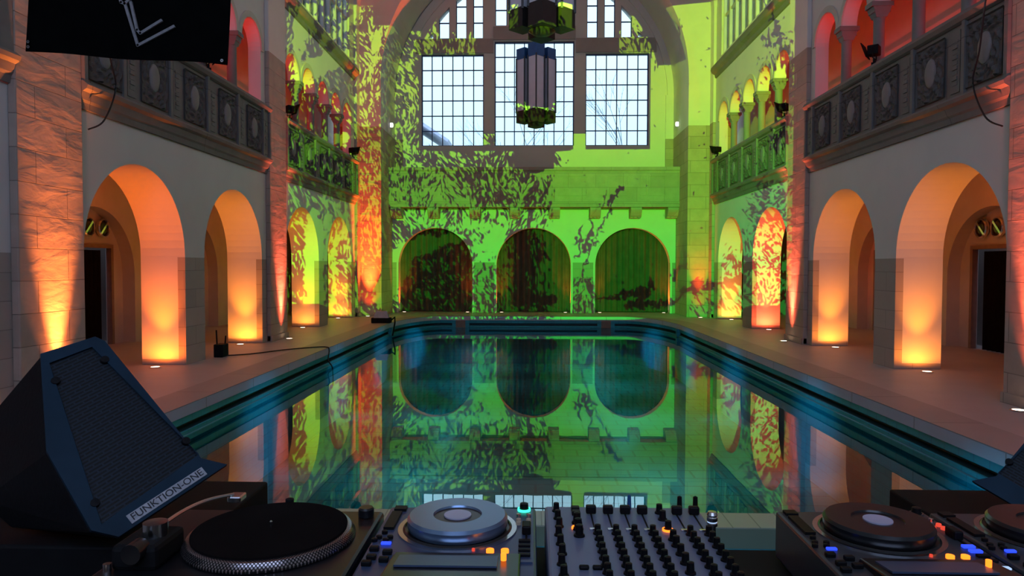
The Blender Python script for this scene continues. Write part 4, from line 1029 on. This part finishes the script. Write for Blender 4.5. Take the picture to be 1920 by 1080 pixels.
# ------------------------------------------------------------------ monitor speakers
NV = Vector((.50140591, -.62174333, .60168709))
def wedge(front, depth_vec, shrink, name_parent, mats):
    pass
A = dict(A=(-1.863, 2.461, 1.773), B=(-1.749, 2.6, 1.822), C=(-1.718, 2.609, 1.805), D=(-1.314, 2.526, 1.383), E=(-1.23, 2.561, 1.35), F=(-1.451, 2.238, 1.2), G=(-1.525, 2.209, 1.231), H=(-1.72, 2.282, 1.469))
def monitor(label, move, mirror):
    t = thing('monitor_speaker', label, 'speaker', (-1.65+move[0], 2.6+move[1], 1.10+move[2]), 'black stage monitor speakers')
    base = Vector((-1.65, 2.6, 1.10))
    def L(p):
        v = Vector(p)-base
        if mirror: v.x = -v.x
        return v
    fr = [L(A[k]) for k in 'ABCDEFGH']; nv = NV.copy()
    if mirror: nv.x = -nv.x
    c = sum(fr, Vector())/len(fr)
    back = [c+(p-c)*.8+Vector((.46 if mirror else -.46, .22, -.26)) for p in fr]
    for b_ in back: b_.z = max(b_.z, .04)
    k = len(fr); mb = MB()
    mb.add([tuple(p-nv*.004) for p in fr]+[tuple(p) for p in back], [tuple(range(k)), tuple(reversed(range(k, 2*k)))]+[(i, (i+1) % k, k+(i+1) % k, k+i) for i in range(k)])
    mb.build('cabinet', 'speaker_black', t, local=True, bevel=.006)
    # frame and grille live in the plane of the face
    ux = (L(A['E'])-L(A['F'])).normalized(); uy = nv.cross(ux) if not mirror else ux.cross(nv); uy.normalize()
    rot = Matrix((ux, uy, ux.cross(uy))).transposed()
    def to2(p): d = p-c; return (d.dot(ux), d.dot(uy))
    def flat(loops, z0, z1, nm, mt, bv=0):
        q = MB().prism(loops, z0, z1, 2); o_ = q.build(nm, mt, t, local=True, bevel=bv)
        o_.matrix_local = Matrix.Translation(c) @ rot.to_4x4(); return o_
    sgn = 1 if (ux.cross(uy)).dot(nv) > 0 else -1
    g4 = [L(p) for p in ((-1.827, 2.458, 1.740), (-1.743, 2.57, 1.785), (-1.323, 2.531, 1.396), (-1.506, 2.236, 1.244))]
    o8 = [to2(p) for p in fr]; i4 = [to2(p) for p in g4]
    flat([o8, i4], 0, sgn*.018, 'frame', 'speaker_trim', .003)
    flat([i4], sgn*.001, sgn*.009, 'grille', 'grille')
    for s_ in (.12, .88):
        for e in ((0, 3), (1, 2)):
            p = Vector(i4[e[0]])*(1-s_)+Vector(i4[e[1]])*s_
            o_ = MB().lathe([(.016, 0), (.014, sgn*.014), (.001, sgn*.015)], n=14).build('screw', 'speaker_black', t, local=True, smooth=True)
            o_.matrix_local = Matrix.Translation(c+ux*p.x+uy*p.y+nv*.008) @ rot.to_4x4()
    if not mirror:
        l1 = to2(L((-1.445, 2.285, 1.237))); l2 = to2(L((-1.293, 2.505, 1.340))); d = Vector((l2[0]-l1[0], l2[1]-l1[1])); ln = d.length; d.normalize(); nn_ = Vector((-d.y, d.x))*.017
        a_ = Vector(l1); b_ = Vector(l2)
        plate = [tuple(a_-nn_), tuple(b_-nn_), tuple(b_+nn_), tuple(a_+nn_)]
        flat([plate], sgn*.017, sgn*.0205, 'name_plate', 'label_plate')
        cu = bpy.data.curves.new('lettering', 'FONT'); cu.body = 'FUNKTION-ONE'; cu.size = .040; cu.extrude = .0008; cu.align_x = 'CENTER'; cu.align_y = 'CENTER'
        tmp = bpy.data.objects.new('tmp', cu); COL.objects.link(tmp); dg = bpy.context.evaluated_depsgraph_get()
        me = bpy.data.meshes.new_from_object(tmp.evaluated_get(dg)); bpy.data.objects.remove(tmp)
        me.materials.clear(); me.materials.append(MATS['label_ink'])
        xs = [v.co.x for v in me.vertices]; wd = max(xs)-min(xs)
        o_ = bpy.data.objects.new('lettering', me); COL.objects.link(o_); o_.parent = t; npl = [q_ for q_ in kids(t) if q_.name.startswith('name_plate')][0]; o_.parent = npl
        ang = math.atan2(d.y, d.x); mid = (a_+b_)/2
        o_.matrix_local = Matrix.Translation((mid.x, mid.y, sgn*.0215)) @ Matrix.Rotation(ang, 4, 'Z') @ Matrix.Diagonal((ln*.93/wd, .85, 1, 1))
    return t
monitor('large black wedge speaker with a blue-edged grille and a name plate, left foreground', (0, 0, 0), False)
monitor('black speaker at the right picture edge behind the players, mostly cut off', (1.65+2.28, .55, -.20), True)
o = MB().box(-2.35, -1.28, 2.35, 3.1, -.3, 1.125).build('speaker_plinth', 'black_matte', bevel=.01); tag(o, 'black flight case under the big left speaker', 'flight case')
o = MB().box(1.80, 2.75, 3.0, 3.7, -.3, .93).build('speaker_plinth', 'black_matte', bevel=.01); tag(o, 'black flight case under the right-hand speaker', 'flight case')
# ------------------------------------------------------------------ outdoors
t = thing('neighbouring_house', 'pale house with a sloping grey roof seen through the left window', 'house', (-10.5, 60, 0))
MB().prism([(-14, 0), (-8.6, 0), (-8.6, 12.3), (-14, 16.5)], 58, 66, 1).build('wall', 'house_wall', t)
MB().prism([(-14.2, 17.0), (-7.0, 12.35), (-6.9, 12.55), (-14.2, 17.35)], 57.6, 66.4, 1).build('roof', 'house_roof', t)
for x in (-10.6, -9.6): MB().box(x-.2, x+.2, 57.93, 58.02, 12.2, 13.1).build('window', 'house_roof', t)
def tree(label, x, y, h, seed):
    rs_ = random.Random(seed); mb = MB()
    def br(p, d, l, r, k):
        q = p+d*l; mb.tube([tuple(p), tuple(q)], [r, r*.6], 4)
        if k == 0: return
        for _ in range(3): br(p+d*l*rs_.uniform(.5, 1), (d+Vector((rs_.uniform(-.7, .7), rs_.uniform(-.4, .4), rs_.uniform(-.15, .5)))).normalized(), l*rs_.uniform(.5, .75), r*.5, k-1)
    br(Vector((x, y, 0)), Vector((0, 0, 1)), h*.62, .12, 4)
    o = mb.build('bare_tree', 'twig'); tag(o, label, 'tree', 'bare trees outside the end windows')
tree('bare tree with thin twigs behind the right window', 7.2, 50, 15.5, 2)
tree('low bare twigs at the foot of the middle window', -1.5, 50, 12.0, 5)
tree('faint bare tree at the lower right of the left window', -6.0, 70, 12.2, 8)
MB().box(-80, 80, YW+1, 120, -1.2, -1).build('ground_outside', 'ground', kind='structure')
